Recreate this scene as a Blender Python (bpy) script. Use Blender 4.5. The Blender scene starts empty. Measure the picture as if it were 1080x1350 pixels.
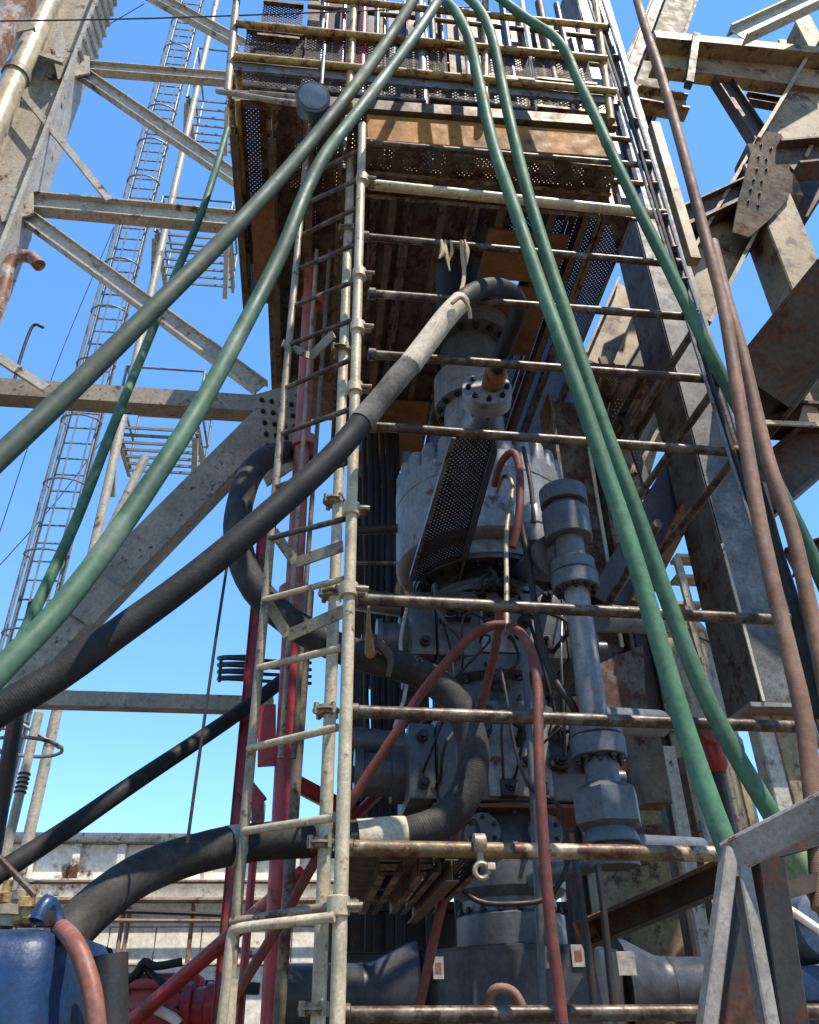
import bpy, bmesh, math, random
from mathutils import Vector, Matrix
random.seed(7)
R = math.radians
scene = bpy.context.scene
COL = scene.collection

# ------------------------------------------------------------------ camera
F = 1080.0                                   # focal length in photo pixels (photo is 1080 x 1350)
EYE = Vector((0.0, 0.0, 1.6))
zc = Vector((-29.0, 1675.0, 1080.0)).normalized()      # world up, seen from the camera
pit = math.asin(zc.z)
fwd = Vector((0, math.cos(pit), math.sin(pit)))
up0 = Vector((0, -math.sin(pit), math.cos(pit)))
ro = math.asin(zc.x / math.cos(pit))
rgt = Vector((1, 0, 0)) * math.cos(ro) + up0 * math.sin(ro)
upv = -Vector((1, 0, 0)) * math.sin(ro) + up0 * math.cos(ro)
cam_d = bpy.data.cameras.new('camera')
cam = bpy.data.objects.new('camera', cam_d)
COL.objects.link(cam)
m = Matrix.Identity(4)
for i in range(3):
    m[i][0], m[i][1], m[i][2], m[i][3] = rgt[i], upv[i], -fwd[i], EYE[i]
cam.matrix_world = m
cam_d.sensor_fit = 'HORIZONTAL'
cam_d.sensor_width = 36.0
cam_d.lens = 36.0 * F / 1080.0
cam_d.clip_start = 0.05
cam_d.clip_end = 2000
scene.camera = cam

# ------------------------------------------------------------------ light
SUN_EL, SUN_AZ = 64.0, 46.0        # azimuth: degrees to the right of straight behind the camera
world = bpy.data.worlds.new('World')
scene.world = world
world.use_nodes = True
wn = world.node_tree.nodes
wl = world.node_tree.links
sky = wn.new('ShaderNodeTexSky')
sky.sky_type = 'NISHITA'
sky.sun_disc = False
sky.sun_elevation = R(SUN_EL)
sky.sun_rotation = R(180.0 - SUN_AZ)
sky.altitude = 1000
sky.air_density = 1.0
sky.dust_density = 0.0
sky.ozone_density = 5.0
wn['Background'].inputs['Strength'].default_value = 0.15
hs = wn.new('ShaderNodeHueSaturation')        # the whole sky a little more saturated, as the camera recorded it
hs.inputs['Saturation'].default_value = 1.30
hs.inputs['Value'].default_value = 1.52
gmn = wn.new('ShaderNodeGamma')                # softer film response over the whole sky
gmn.inputs['Gamma'].default_value = 0.75
wl.new(sky.outputs[0], gmn.inputs['Color'])
wl.new(gmn.outputs[0], hs.inputs['Color'])
wl.new(hs.outputs[0], wn['Background'].inputs['Color'])
sun_d = bpy.data.lights.new('sun', 'SUN')
sun_d.energy = 3.7
sun_d.angle = R(0.53)
sun_d.color = (1.0, 0.91, 0.78)
sun = bpy.data.objects.new('sun', sun_d)
COL.objects.link(sun)
sdir = Vector((math.sin(R(SUN_AZ)) * math.cos(R(SUN_EL)), -math.cos(R(SUN_AZ)) * math.cos(R(SUN_EL)), math.sin(R(SUN_EL))))
sun.rotation_euler = sdir.to_track_quat('Z', 'Y').to_euler()
sun.location = (0, -10, 30)
scene.view_settings.view_transform = 'Standard'
scene.view_settings.look = 'None'
scene.view_settings.gamma = 1.0
scene.view_settings.use_curve_mapping = False
scene.view_settings.exposure = 1.15
try:
    scene.cycles.max_bounces = 8
    scene.cycles.transparent_max_bounces = 12
except Exception:
    pass

# ------------------------------------------------------------------ rig frame and pixel helpers
TH = R(7.0)
U = Vector((math.cos(TH), math.sin(TH), 0))
V = Vector((-math.sin(TH), math.cos(TH), 0))
Z = Vector((0, 0, 1))
def W(u, v, z): return U * u + V * v + Z * z
def ray(px, py):
    return (rgt * ((px - 540) / F) + upv * ((675 - py) / F) + fwd).normalized()
def at(px, py, v):
    d = ray(px, py)
    return EYE + d * ((v - EYE.dot(V)) / d.dot(V))
def atz(px, py, z):
    d = ray(px, py)
    return EYE + d * ((z - EYE.z) / d.z)
def dep(p): return (p - EYE).dot(fwd)
def rad(w, p): return 0.5 * w * dep(p) / F
def uvz(p): return (p.dot(U), p.dot(V), p.z)

# ------------------------------------------------------------------ materials
MATS = {}
def mat(name, col, rough=0.6, metal=0.0, var=0.25, scale=6.0, rust=0.0, rust_col=(0.16, 0.06, 0.025), dirt=0.0,
        dirt_col=(0.05, 0.045, 0.04), bump=0.15, bscale=60.0, spots=0.0, spot_scale=45.0, ribs=0.0, rib_n=60.0,
        perf=None, streak=0.0, dust=0.0, tone=0.66, spec=0.35, dust_col=(0.35, 0.31, 0.25), patch=None):
    if name in MATS: return MATS[name]
    M = bpy.data.materials.new(name)
    M.use_nodes = True
    nt = M.node_tree; N = nt.nodes; L = nt.links
    bs = N['Principled BSDF']
    tc = N.new('ShaderNodeTexCoord')
    geo = N.new('ShaderNodeNewGeometry')
    def noise(sc, det=5.0, rg=0.6, vec=None):
        n = N.new('ShaderNodeTexNoise'); n.inputs['Scale'].default_value = sc
        n.inputs['Detail'].default_value = det; n.inputs['Roughness'].default_value = rg
        L.new(vec or geo.outputs['Position'], n.inputs['Vector'])
        return n.outputs['Fac']
    def ramp(src, a, b, lo=0.0, hi=1.0):
        r = N.new('ShaderNodeMapRange'); r.inputs['From Min'].default_value = a; r.inputs['From Max'].default_value = b
        r.inputs['To Min'].default_value = lo; r.inputs['To Max'].default_value = hi
        L.new(src, r.inputs['Value']); return r.outputs['Result']
    def mix(fac, a, b):
        x = N.new('ShaderNodeMix'); x.data_type = 'RGBA'
        if isinstance(fac, float): x.inputs[0].default_value = fac
        else: L.new(fac, x.inputs[0])
        for s, c in ((6, a), (7, b)):
            if isinstance(c, tuple): x.inputs[s].default_value = (c[0], c[1], c[2], 1)
            else: L.new(c, x.inputs[s])
        return x.outputs[2]
    d = tuple(c * (1 - var) for c in col); l = tuple(min(1, c * (1 + var)) for c in col)
    c = mix(ramp(noise(scale), 0.3, 0.7), d, l)
    if streak > 0:
        mp = N.new('ShaderNodeMapping'); mp.inputs['Scale'].default_value = (14, 14, 0.8)
        L.new(geo.outputs['Position'], mp.inputs['Vector'])
        s = ramp(noise(1.0, 4.0, 0.65, mp.outputs['Vector']), 0.5, 0.72, 0.0, streak)
        c = mix(s, c, dirt_col)
    if dust > 0:
        c = mix(ramp(noise(scale * 1.7, 6.0, 0.7), 0.47, 0.66, 0.0, dust), c, dust_col)
    if dirt > 0:
        c = mix(ramp(noise(scale * 0.6, 8.0, 0.7), 0.48, 0.62, 0.0, dirt), c, dirt_col)
    if patch:                                   # worn patches, or painted sunlight, in a colour of their own
        c = mix(ramp(noise(patch[1], 3.0, 0.55), patch[2], patch[2] + 0.05, 0.0, 0.9), c, patch[0])
    if rust > 0:
        rc = mix(ramp(noise(scale * 5), 0.35, 0.65), rust_col, tuple(x * 0.45 for x in rust_col))
        c = mix(ramp(noise(scale * 1.3, 9.0, 0.72), 0.62 - 0.22 * rust, 0.68 - 0.18 * rust), c, rc)
    if spots > 0:
        s1 = ramp(noise(spot_scale * 1.2, 5.0, 0.6), 0.575, 0.66, 0.0, 1.0)
        s2 = ramp(noise(scale * 1.1, 4.0), 0.4, 0.6, 0.0, 1.0)
        mu = N.new('ShaderNodeMath'); mu.operation = 'MULTIPLY'
        L.new(s1, mu.inputs[0]); L.new(s2, mu.inputs[1])
        mu2 = N.new('ShaderNodeMath'); mu2.operation = 'MULTIPLY'; mu2.inputs[1].default_value = spots
        L.new(mu.outputs[0], mu2.inputs[0])
        c = mix(mu2.outputs[0], c, (0.06, 0.05, 0.045))
    fine = ramp(noise(scale * 9.0, 8.0, 0.75), 0.30, 0.70, 0.62 * tone, 1.30 * tone)
    gm = N.new('ShaderNodeVectorMath'); gm.operation = 'SCALE'
    L.new(c, gm.inputs[0]); L.new(fine, gm.inputs['Scale'])
    L.new(gm.outputs[0], bs.inputs['Base Color'])
    bs.inputs['Specular IOR Level'].default_value = spec
    L.new(ramp(noise(scale * 2.2), 0.3, 0.7, max(0.05, rough - 0.13), min(1.0, rough + 0.13)), bs.inputs['Roughness'])
    bs.inputs['Metallic'].default_value = metal
    h = noise(bscale, 6.0, 0.65)
    bp = N.new('ShaderNodeBump'); bp.inputs['Strength'].default_value = bump; bp.inputs['Distance'].default_value = 0.006
    L.new(h, bp.inputs['Height'])
    out_n = bp.outputs['Normal']
    if ribs > 0:
        uvn = N.new('ShaderNodeUVMap')
        wv = N.new('ShaderNodeTexWave'); wv.wave_type = 'BANDS'; wv.bands_direction = 'Y'
        wv.inputs['Scale'].default_value = rib_n; wv.inputs['Distortion'].default_value = 0.6; wv.inputs['Detail'].default_value = 2
        L.new(uvn.outputs['UV'], wv.inputs['Vector'])
        b2 = N.new('ShaderNodeBump'); b2.inputs['Strength'].default_value = ribs; b2.inputs['Distance'].default_value = 0.008
        L.new(wv.outputs['Fac'], b2.inputs['Height']); L.new(out_n, b2.inputs['Normal'])
        out_n = b2.outputs['Normal']
    L.new(out_n, bs.inputs['Normal'])
    if perf:                                    # real punched holes: rows of dots cut right through the sheet
        px_, rr = perf
        sp = N.new('ShaderNodeSeparateXYZ'); L.new(tc.outputs['UV'], sp.inputs[0])
        def cell(o, off):
            a = N.new('ShaderNodeMath'); a.operation = 'MULTIPLY_ADD'; a.inputs[1].default_value = 1.0 / px_; a.inputs[2].default_value = off
            L.new(o, a.inputs[0])
            b = N.new('ShaderNodeMath'); b.operation = 'FRACT'; L.new(a.outputs[0], b.inputs[0])
            e = N.new('ShaderNodeMath'); e.operation = 'SUBTRACT'; e.inputs[1].default_value = 0.5; L.new(b.outputs[0], e.inputs[0])
            return e.outputs[0]
        def dots(off):
            cv = N.new('ShaderNodeCombineXYZ'); L.new(cell(sp.outputs[0], off), cv.inputs[0]); L.new(cell(sp.outputs[1], off), cv.inputs[1])
            ln = N.new('ShaderNodeVectorMath'); ln.operation = 'LENGTH'; L.new(cv.outputs[0], ln.inputs[0])
            lt = N.new('ShaderNodeMath'); lt.operation = 'LESS_THAN'; lt.inputs[1].default_value = rr; L.new(ln.outputs['Value'], lt.inputs[0])
            return lt.outputs[0]
        mx = N.new('ShaderNodeMath'); mx.operation = 'MAXIMUM'; L.new(dots(0.0), mx.inputs[0]); L.new(dots(0.5), mx.inputs[1])
        inv = N.new('ShaderNodeMath'); inv.operation = 'SUBTRACT'; inv.inputs[0].default_value = 1.0; L.new(mx.outputs[0], inv.inputs[1])
        L.new(inv.outputs[0], bs.inputs['Alpha'])
    MATS[name] = M
    return M

M_GROUND = mat('ground_concrete', (0.24, 0.185, 0.125), 0.85, scale=0.8, dirt=0.5, bump=0.4, bscale=30)
M_SCAF = mat('scaffold_paint_cream', (0.33, 0.265, 0.175), 0.5, 0.15, rust=0.35, scale=9, dirt=0.55, dirt_col=(0.14, 0.105, 0.07), rust_col=(0.11, 0.065, 0.04), streak=0.35, tone=0.85)
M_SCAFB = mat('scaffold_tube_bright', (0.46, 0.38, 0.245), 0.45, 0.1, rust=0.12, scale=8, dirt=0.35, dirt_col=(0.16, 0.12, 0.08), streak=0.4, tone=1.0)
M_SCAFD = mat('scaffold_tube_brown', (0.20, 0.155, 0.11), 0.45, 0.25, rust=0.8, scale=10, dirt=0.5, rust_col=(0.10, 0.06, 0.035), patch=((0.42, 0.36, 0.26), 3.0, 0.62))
M_YEL = mat('scaffold_tube_yellow', (0.44, 0.295, 0.095), 0.5, 0.1, rust=0.5, scale=9, dirt=0.4, tone=0.85)
M_YELW = mat('worn_sunlit_yellow_tube', (0.24, 0.17, 0.075), 0.5, 0.2, rust=0.6, scale=8, dirt=0.5, patch=((0.55, 0.45, 0.27), 2.4, 0.56))  # cream patches put the sunlit stretch of the ledger into its colour
M_GALV = mat('galvanised_steel', (0.30, 0.30, 0.285), 0.45, 0.4, rust=0.35, scale=8, dirt=0.4, streak=0.3)
M_PERF = mat('perforated_steel', (0.21, 0.165, 0.118), 0.6, 0.3, rust=0.6, scale=5, dirt=0.5, perf=(0.034, 0.095))
M_PERFV = mat('dark_mesh_panel', (0.075, 0.06, 0.045), 0.75, 0.1, spec=0.15, rust=0.5, scale=5, dirt=0.5, perf=(0.040, 0.20))
M_PERFD = mat('plank_rim_steel', (0.34, 0.265, 0.175), 0.55, 0.3, rust=0.7, scale=6, dirt=0.5)
M_WOOD = mat('weathered_wood', (0.56, 0.225, 0.02), 0.75, spots=0.95, spot_scale=7, scale=5, dirt=0.5, dirt_col=(0.12, 0.06, 0.025), streak=0.4, bump=0.3, bscale=40, tone=0.56)
M_PLY = mat('brown_plywood', (0.26, 0.12, 0.05), 0.75, scale=4, dirt=0.5, dirt_col=(0.08, 0.035, 0.015))
M_BEARER = mat('bearer_brown_steel', (0.21, 0.163, 0.112), 0.6, 0.3, rust=0.4, scale=6, dirt=0.4)
M_GREEN = mat('green_hose_cover', (0.098, 0.215, 0.122), 0.58, spec=0.13, scale=2.0, var=0.25, dust=0.35, dust_col=(0.20, 0.29, 0.18), dirt=0.6, dirt_col=(0.042, 0.095, 0.05), streak=0.4, patch=((0.17, 0.27, 0.17), 1.3, 0.66))
M_GREENL = mat('shade_dulled_green_hose_cover', (0.070, 0.100, 0.070), 0.65, spec=0.2, scale=1.6, var=0.25, dust=0.4, dust_col=(0.12, 0.14, 0.105), patch=((0.15, 0.18, 0.14), 1.2, 0.60), dirt=0.8, dirt_col=(0.028, 0.032, 0.028))  # dulled and darkened: the hose's shaded underside is put into the colour
M_GREEND = mat('shade_dark_green_hose_cover', (0.075, 0.16, 0.095), 0.58, spec=0.25, scale=2.0, var=0.3, dust=0.3, dust_col=(0.11, 0.19, 0.13), dirt=0.7, dirt_col=(0.026, 0.055, 0.034), streak=0.3, patch=((0.16, 0.22, 0.16), 1.3, 0.63))  # darker copy of the green cover, with shade put into the colour
M_RUB = mat('black_rubber', (0.024, 0.022, 0.021), 0.62, spec=0.2, scale=4, var=0.3, dust=0.12, dust_col=(0.12, 0.105, 0.085), ribs=0.06, rib_n=34, bump=0.35)
M_RUBG = mat('dusty_rubber', (0.040, 0.036, 0.033), 0.7, spec=0.2, scale=5, var=0.35, dust=0.35, dust_col=(0.13, 0.112, 0.09), ribs=0.10, rib_n=26, bump=0.35)
M_SLEEVE = mat('canvas_sleeve', (0.47, 0.40, 0.29), 0.8, scale=6, dirt=0.35, dirt_col=(0.30, 0.24, 0.16), bump=0.4, tone=1.0)
M_BRN = mat('brown_hose_cover', (0.29, 0.155, 0.095), 0.65, spec=0.2, scale=2.5, var=0.3, dust=0.4, dust_col=(0.40, 0.27, 0.18), dirt=0.35, dirt_col=(0.10, 0.055, 0.04), ribs=0.1, rib_n=40)
M_REDH = mat('red_hose_cover', (0.21, 0.06, 0.042), 0.6, spec=0.25, scale=4, var=0.3, dust=0.35, dust_col=(0.24, 0.12, 0.085), dirt=0.4, dirt_col=(0.10, 0.03, 0.03), ribs=0.08, rib_n=44)
M_RED = mat('red_paint', (0.46, 0.035, 0.035), 0.38, scale=5, rust=0.35, patch=((0.42, 0.12, 0.10), 2.2, 0.62), dirt=0.3, dirt_col=(0.12, 0.02, 0.02), dust=0.3, dust_col=(0.30, 0.07, 0.055))
M_REDL = mat('salmon_lit_red_paint', (0.44, 0.11, 0.085), 0.45, scale=5, rust=0.25, dirt=0.3, dirt_col=(0.2, 0.05, 0.04), dust=0.5, dust_col=(0.42, 0.18, 0.13))  # lighter salmon red, sunlight on the upper standpipe put into the colour
M_BOP = mat('preventer_grey_paint', (0.125, 0.128, 0.130), 0.38, 0.1, scale=3.5, var=0.25, dirt=0.5, dirt_col=(0.035, 0.035, 0.035), streak=0.35, dust=0.25, dust_col=(0.15, 0.15, 0.14))
M_BOPL = mat('preventer_light_grey_paint', (0.245, 0.245, 0.245), 0.42, 0.1, scale=3.5, var=0.2, dirt=0.4, dirt_col=(0.09, 0.085, 0.08), streak=0.45, rust=0.12, tone=0.85)
M_BOLT = mat('dark_bolt_steel', (0.045, 0.045, 0.048), 0.45, 0.6, scale=20)
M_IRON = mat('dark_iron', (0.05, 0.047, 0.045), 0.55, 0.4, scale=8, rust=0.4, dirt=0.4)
M_SHEDP = mat('shed_pipe_brown', (0.30, 0.19, 0.11), 0.6, scale=3, rust=0.4, tone=0.8)
M_RUST = mat('rust_orange_steel', (0.36, 0.14, 0.05), 0.7, 0.2, scale=8, rust=0.4)
M_DERW = mat('derrick_pale_grey_paint', (0.47, 0.42, 0.335), 0.55, 0.1, scale=3, var=0.12, rust=0.25, spots=0.5, spot_scale=11, streak=0.5, dirt=0.16, dirt_col=(0.22, 0.18, 0.13), tone=0.85)
M_DERG = mat('derrick_speckled_grey', (0.37, 0.31, 0.23), 0.6, 0.1, scale=3, rust=0.12, spots=1.0, spot_scale=13, dirt=0.35, dirt_col=(0.14, 0.11, 0.08))
M_CREAM = mat('derrick_cream_paint', (0.44, 0.32, 0.16), 0.55, 0.05, scale=2.5, rust=0.42, dirt=0.75, dirt_col=(0.27, 0.19, 0.10), spots=0.3, spot_scale=20, streak=0.3, tone=0.64)
M_BRNST = mat('weathered_brown_steel', (0.115, 0.085, 0.06), 0.6, 0.2, scale=3, rust=0.6, dirt=0.4, spots=0.3, streak=0.3)
M_COLG = mat('galvanised_column_grey', (0.15, 0.138, 0.118), 0.55, 0.25, scale=5, var=0.35, spots=0.8, spot_scale=22, dust=0.7, dust_col=(0.30, 0.285, 0.25), dirt=0.5, rust=0.12)
M_COLD = mat('column_side_shade', (0.21, 0.172, 0.135), 0.6, 0.25, scale=5, rust=0.45, dirt=0.4, streak=0.4)  # mast leg's shaded side, its shade put into a separate browner colour
M_WHITE = mat('white_cladding', (0.80, 0.74, 0.62), 0.6, scale=0.9, var=0.12, streak=0.18, dirt=0.12, dirt_col=(0.38, 0.33, 0.25), rust=0.08, tone=1.0)
M_BLUE = mat('blue_paint', (0.014, 0.045, 0.12), 0.4, 0.1, spec=0.4, scale=5, var=0.3, rust=0.12, dirt=0.5, dirt_col=(0.012, 0.03, 0.075), dust=0.3, dust_col=(0.05, 0.10, 0.17), bump=0.3)
M_TREST = mat('trestle_grey_steel', (0.25, 0.222, 0.185), 0.6, 0.2, scale=7, rust=0.12, dirt=0.5, dirt_col=(0.13, 0.11, 0.09), spots=0.6, spot_scale=40, tone=0.9)
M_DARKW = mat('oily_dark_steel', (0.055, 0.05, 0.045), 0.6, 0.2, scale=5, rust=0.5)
M_GREENSTUB = mat('green_hose_stub', (0.10, 0.30, 0.17), 0.4, scale=4, dust=0.3, dust_col=(0.4, 0.5, 0.3))
M_LAMP = mat('lamp_blue_grey', (0.07, 0.085, 0.105), 0.4, 0.4, scale=10, dust=0.3)
M_GLASS = mat('lamp_lens', (0.20, 0.24, 0.28), 0.15, 0.0, scale=10)
M_ROPE = mat('frayed_rope', (0.50, 0.36, 0.19), 0.9, scale=30, bump=0.5)
M_PLATE = mat('name_plate', (0.55, 0.52, 0.46), 0.5, scale=30, dirt=0.4, tone=0.62)
M_PLATER = mat('name_plate_red', (0.30, 0.12, 0.10), 0.5, scale=30)
M_CAGE = mat('cage_grey_steel', (0.30, 0.31, 0.32), 0.5, 0.3, scale=5, rust=0.2)

# ------------------------------------------------------------------ object helpers
def rootloc(p):
    while p.parent: p = p.parent
    return p.location
def finish(me, smooth=True, ang=38):
    if smooth:
        for p in me.polygons: p.use_smooth = True
        try: me.set_sharp_from_angle(angle=R(ang))
        except Exception: pass
def bm_mesh(name, bm, smooth=True):
    me = bpy.data.meshes.new(name)
    bmesh.ops.recalc_face_normals(bm, faces=bm.faces[:])
    bm.to_mesh(me); bm.free()
    finish(me, smooth)
    return me
def part(name, bm, material, parent, label=None, smooth=True):
    me = bm_mesh(name, bm, smooth)
    me.transform(Matrix.Translation(-rootloc(parent)))
    me.materials.append(material)
    o = bpy.data.objects.new(name, me)
    o.parent = parent
    COL.objects.link(o)
    if label: o['label'] = label
    return o
def inst(name, me, M4, parent):
    o = bpy.data.objects.new(name, me)
    o.parent = parent
    o.matrix_local = Matrix.Translation(-rootloc(parent)) @ M4
    COL.objects.link(o)
    return o
def thing(name, label, cat, base, group=None):
    o = bpy.data.objects.new(name, None)
    o.location = base; o.empty_display_size = 0.1
    COL.objects.link(o)
    o['label'] = label; o['category'] = cat
    if group: o['group'] = group
    return o
def solo(name, bm, material, label, cat, group=None, kind=None, smooth=True):
    me = bm_mesh(name, bm, smooth)
    xs = [v.co for v in me.vertices]
    c = Vector(((min(v.x for v in xs) + max(v.x for v in xs)) / 2, (min(v.y for v in xs) + max(v.y for v in xs)) / 2, min(v.z for v in xs)))
    me.transform(Matrix.Translation(-c))
    me.materials.append(material)
    o = bpy.data.objects.new(name, me); o.location = c
    COL.objects.link(o)
    if kind: o['kind'] = kind
    if label: o['label'] = label
    if cat: o['category'] = cat
    if group: o['group'] = group
    return o

# ------------------------------------------------------------------ shape helpers (world coordinates)
def frame(d, hint=None):
    d = d.normalized()
    h = hint if hint is not None else (Z if abs(d.z) < 0.9 else U)
    a = (h - d * h.dot(d)).normalized()
    return d, a, d.cross(a)
def sweep_poly(bm, poly, p0, p1, a, b, cap=True):
    r0 = [bm.verts.new(p0 + a * x + b * y) for x, y in poly]
    r1 = [bm.verts.new(p1 + a * x + b * y) for x, y in poly]
    n = len(poly)
    for i in range(n):
        bm.faces.new((r0[i], r0[(i + 1) % n], r1[(i + 1) % n], r1[i]))
    if cap:
        bm.faces.new(r0[::-1]); bm.faces.new(r1)
def rod(p0, p1, r, seg=14, r1=None, bm=None):
    bm = bm or bmesh.new()
    d, a, b = frame(p1 - p0)
    r1 = r if r1 is None else r1
    c0 = [bm.verts.new(p0 + (a * math.cos(t) + b * math.sin(t)) * r) for t in [2 * math.pi * i / seg for i in range(seg)]]
    c1 = [bm.verts.new(p1 + (a * math.cos(t) + b * math.sin(t)) * r1) for t in [2 * math.pi * i / seg for i in range(seg)]]
    for i in range(seg):
        bm.faces.new((c0[i], c0[(i + 1) % seg], c1[(i + 1) % seg], c1[i]))
    bm.faces.new(c0[::-1]); bm.faces.new(c1)
    return bm
def lathe(p0, d, prof, seg=28, bm=None, hint=None):
    """prof: (radius, distance along d) pairs."""
    bm = bm or bmesh.new()
    d, a, b = frame(d, hint)
    rings = []
    for r, t in prof:
        rings.append([bm.verts.new(p0 + d * t + (a * math.cos(q) + b * math.sin(q)) * max(r, 0.0005)) for q in [2 * math.pi * i / seg for i in range(seg)]])
    for k in range(len(rings) - 1):
        for i in range(seg):
            bm.faces.new((rings[k][i], rings[k][(i + 1) % seg], rings[k + 1][(i + 1) % seg], rings[k + 1][i]))
    bm.faces.new(rings[0][::-1]); bm.faces.new(rings[-1])
    return bm
def beam_I(p0, p1, h, w, n, tf=None, tw=None, bm=None):
    """I section: web normal n, depth h, flange width w."""
    bm = bm or bmesh.new()
    tf = tf or h * 0.07; tw = tw or h * 0.05
    d, a, b = frame(p1 - p0, n)
    H, w2, t2 = h / 2, w / 2, tw / 2
    poly = [(-w2, -H), (w2, -H), (w2, -H + tf), (t2, -H + tf), (t2, H - tf), (w2, H - tf), (w2, H), (-w2, H), (-w2, H - tf), (-t2, H - tf), (-t2, -H + tf), (-w2, -H + tf)]
    sweep_poly(bm, poly, p0, p1, a, b)
    return bm
def beam_C(p0, p1, h, w, n, t=None, bm=None):
    """channel with its flanges pointing along n."""
    bm = bm or bmesh.new()
    t = t or h * 0.07
    d, a, b = frame(p1 - p0, n)
    H = h / 2
    poly = [(0, -H), (w, -H), (w, -H + t), (t, -H + t), (t, H - t), (w, H - t), (w, H), (0, H)]
    sweep_poly(bm, poly, p0, p1, a, b)
    return bm
def beam_L(p0, p1, h, w, n, t=None, bm=None):
    bm = bm or bmesh.new()
    t = t or h * 0.1
    d, a, b = frame(p1 - p0, n)
    poly = [(0, 0), (w, 0), (w, t), (t, t), (t, h), (0, h)]
    sweep_poly(bm, poly, p0, p1, a, b)
    return bm
def beam_box(p0, p1, h, w, n, bm=None, bev=0.0):
    bm = bm or bmesh.new()
    d, a, b = frame(p1 - p0, n)
    H, w2 = h / 2, w / 2
    c = bev
    if c > 0:
        poly = [(-w2 + c, -H), (w2 - c, -H), (w2, -H + c), (w2, H - c), (w2 - c, H), (-w2 + c, H), (-w2, H - c), (-w2, -H + c)]
    else:
        poly = [(-w2, -H), (w2, -H), (w2, H), (-w2, H)]
    sweep_poly(bm, poly, p0, p1, a, b)
    return bm
def box(c, du, dv, dz, bm=None, bev=0.0, rot=0.0):
    """box in the rig frame, centre c, full sizes."""
    bm = bm or bmesh.new()
    uu = U * math.cos(rot) + V * math.sin(rot); vv = -U * math.sin(rot) + V * math.cos(rot)
    vs = {}
    for i in (-1, 1):
        for j in (-1, 1):
            for k in (-1, 1):
                vs[i, j, k] = bm.verts.new(c + uu * (i * du / 2) + vv * (j * dv / 2) + Z * (k * dz / 2))
    fs = []
    for f in (((-1, -1, -1), (1, -1, -1), (1, -1, 1), (-1, -1, 1)), ((1, 1, -1), (-1, 1, -1), (-1, 1, 1), (1, 1, 1)),
              ((-1, 1, -1), (-1, -1, -1), (-1, -1, 1), (-1, 1, 1)), ((1, -1, -1), (1, 1, -1), (1, 1, 1), (1, -1, 1)),
              ((-1, -1, 1), (1, -1, 1), (1, 1, 1), (-1, 1, 1)), ((-1, 1, -1), (1, 1, -1), (1, -1, -1), (-1, -1, -1))):
        fs.append(bm.faces.new([vs[q] for q in f]))
    if bev > 0:
        es = list({e for f in fs for e in f.edges})
        bmesh.ops.bevel(bm, geom=es, offset=bev, segments=2, affect='EDGES', profile=0.6)
    return bm
def plate(pts, th, n):
    """flat plate from a loop of points, extruded along n by th."""
    bm = bmesh.new()
    n = n.normalized() * th
    a = [bm.verts.new(p) for p in pts]; b = [bm.verts.new(p + n) for p in pts]
    k = len(pts)
    bm.faces.new(a); bm.faces.new(b[::-1])
    for i in range(k): bm.faces.new((a[i], b[i], b[(i + 1) % k], a[(i + 1) % k]))
    return bm
def smooth_path(pts, step=0.06):
    P = [pts[0] * 2 - pts[1]] + pts + [pts[-1] * 2 - pts[-2]]
    out = []
    for i in range(1, len(P) - 2):
        a, b, c, d = P[i - 1], P[i], P[i + 1], P[i + 2]
        n = max(3, int((c - b).length / step))
        for k in range(n):
            t = k / n
            out.append(0.5 * ((2 * b) + (c - a) * t + (2 * a - 5 * b + 4 * c - d) * t * t + (3 * b - a - 3 * c + d) * t ** 3))
    out.append(P[-2])
    return out
def hose(pts, r, seg=14, step=0.07, bm=None, wob=0.0):
    """smooth swept tube; r is a radius or a list of radii for the given points."""
    bm = bm or bmesh.new()
    if isinstance(r, (list, tuple)):
        Q = smooth_path([Vector((p.x, p.y, p.z)) for p in pts], step)
        rr = []
        for i in range(len(pts) - 1):
            n = max(3, int((pts[i + 1] - pts[i]).length / step))
            rr += [r[i] + (r[i + 1] - r[i]) * k / n for k in range(n)]
        rr.append(r[-1])
    else:
        Q = smooth_path(pts, step); rr = [r] * len(Q)
    uvl = bm.loops.layers.uv.verify()
    d = (Q[1] - Q[0]).normalized()
    _, a, b = frame(d)
    rings = []; ln = 0.0; lens = []
    for i, p in enumerate(Q):
        nd = ((Q[i + 1] - p) if i == 0 else (p - Q[i - 1]) if i == len(Q) - 1 else (Q[i + 1] - Q[i - 1])).normalized()
        a = (a - nd * a.dot(nd)).normalized(); b = nd.cross(a)
        if i: ln += (p - Q[i - 1]).length
        lens.append(ln)
        k = rr[i] * (1 + wob * math.sin(ln * 17.0) * math.sin(ln * 5.3))
        rings.append([bm.verts.new(p + (a * math.cos(t) + b * math.sin(t)) * k) for t in [2 * math.pi * j / seg for j in range(seg)]])
    for i in range(len(rings) - 1):
        for j in range(seg):
            f = bm.faces.new((rings[i][j], rings[i][(j + 1) % seg], rings[i + 1][(j + 1) % seg], rings[i + 1][j]))
            for lp, (x, y) in zip(f.loops, ((j / seg, lens[i]), ((j + 1) / seg, lens[i]), ((j + 1) / seg, lens[i + 1]), (j / seg, lens[i + 1]))):
                lp[uvl].uv = (x, y)
    bm.faces.new(rings[0][::-1]); bm.faces.new(rings[-1])
    return bm
def path(rows): return [at(*r) for r in rows]

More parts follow.
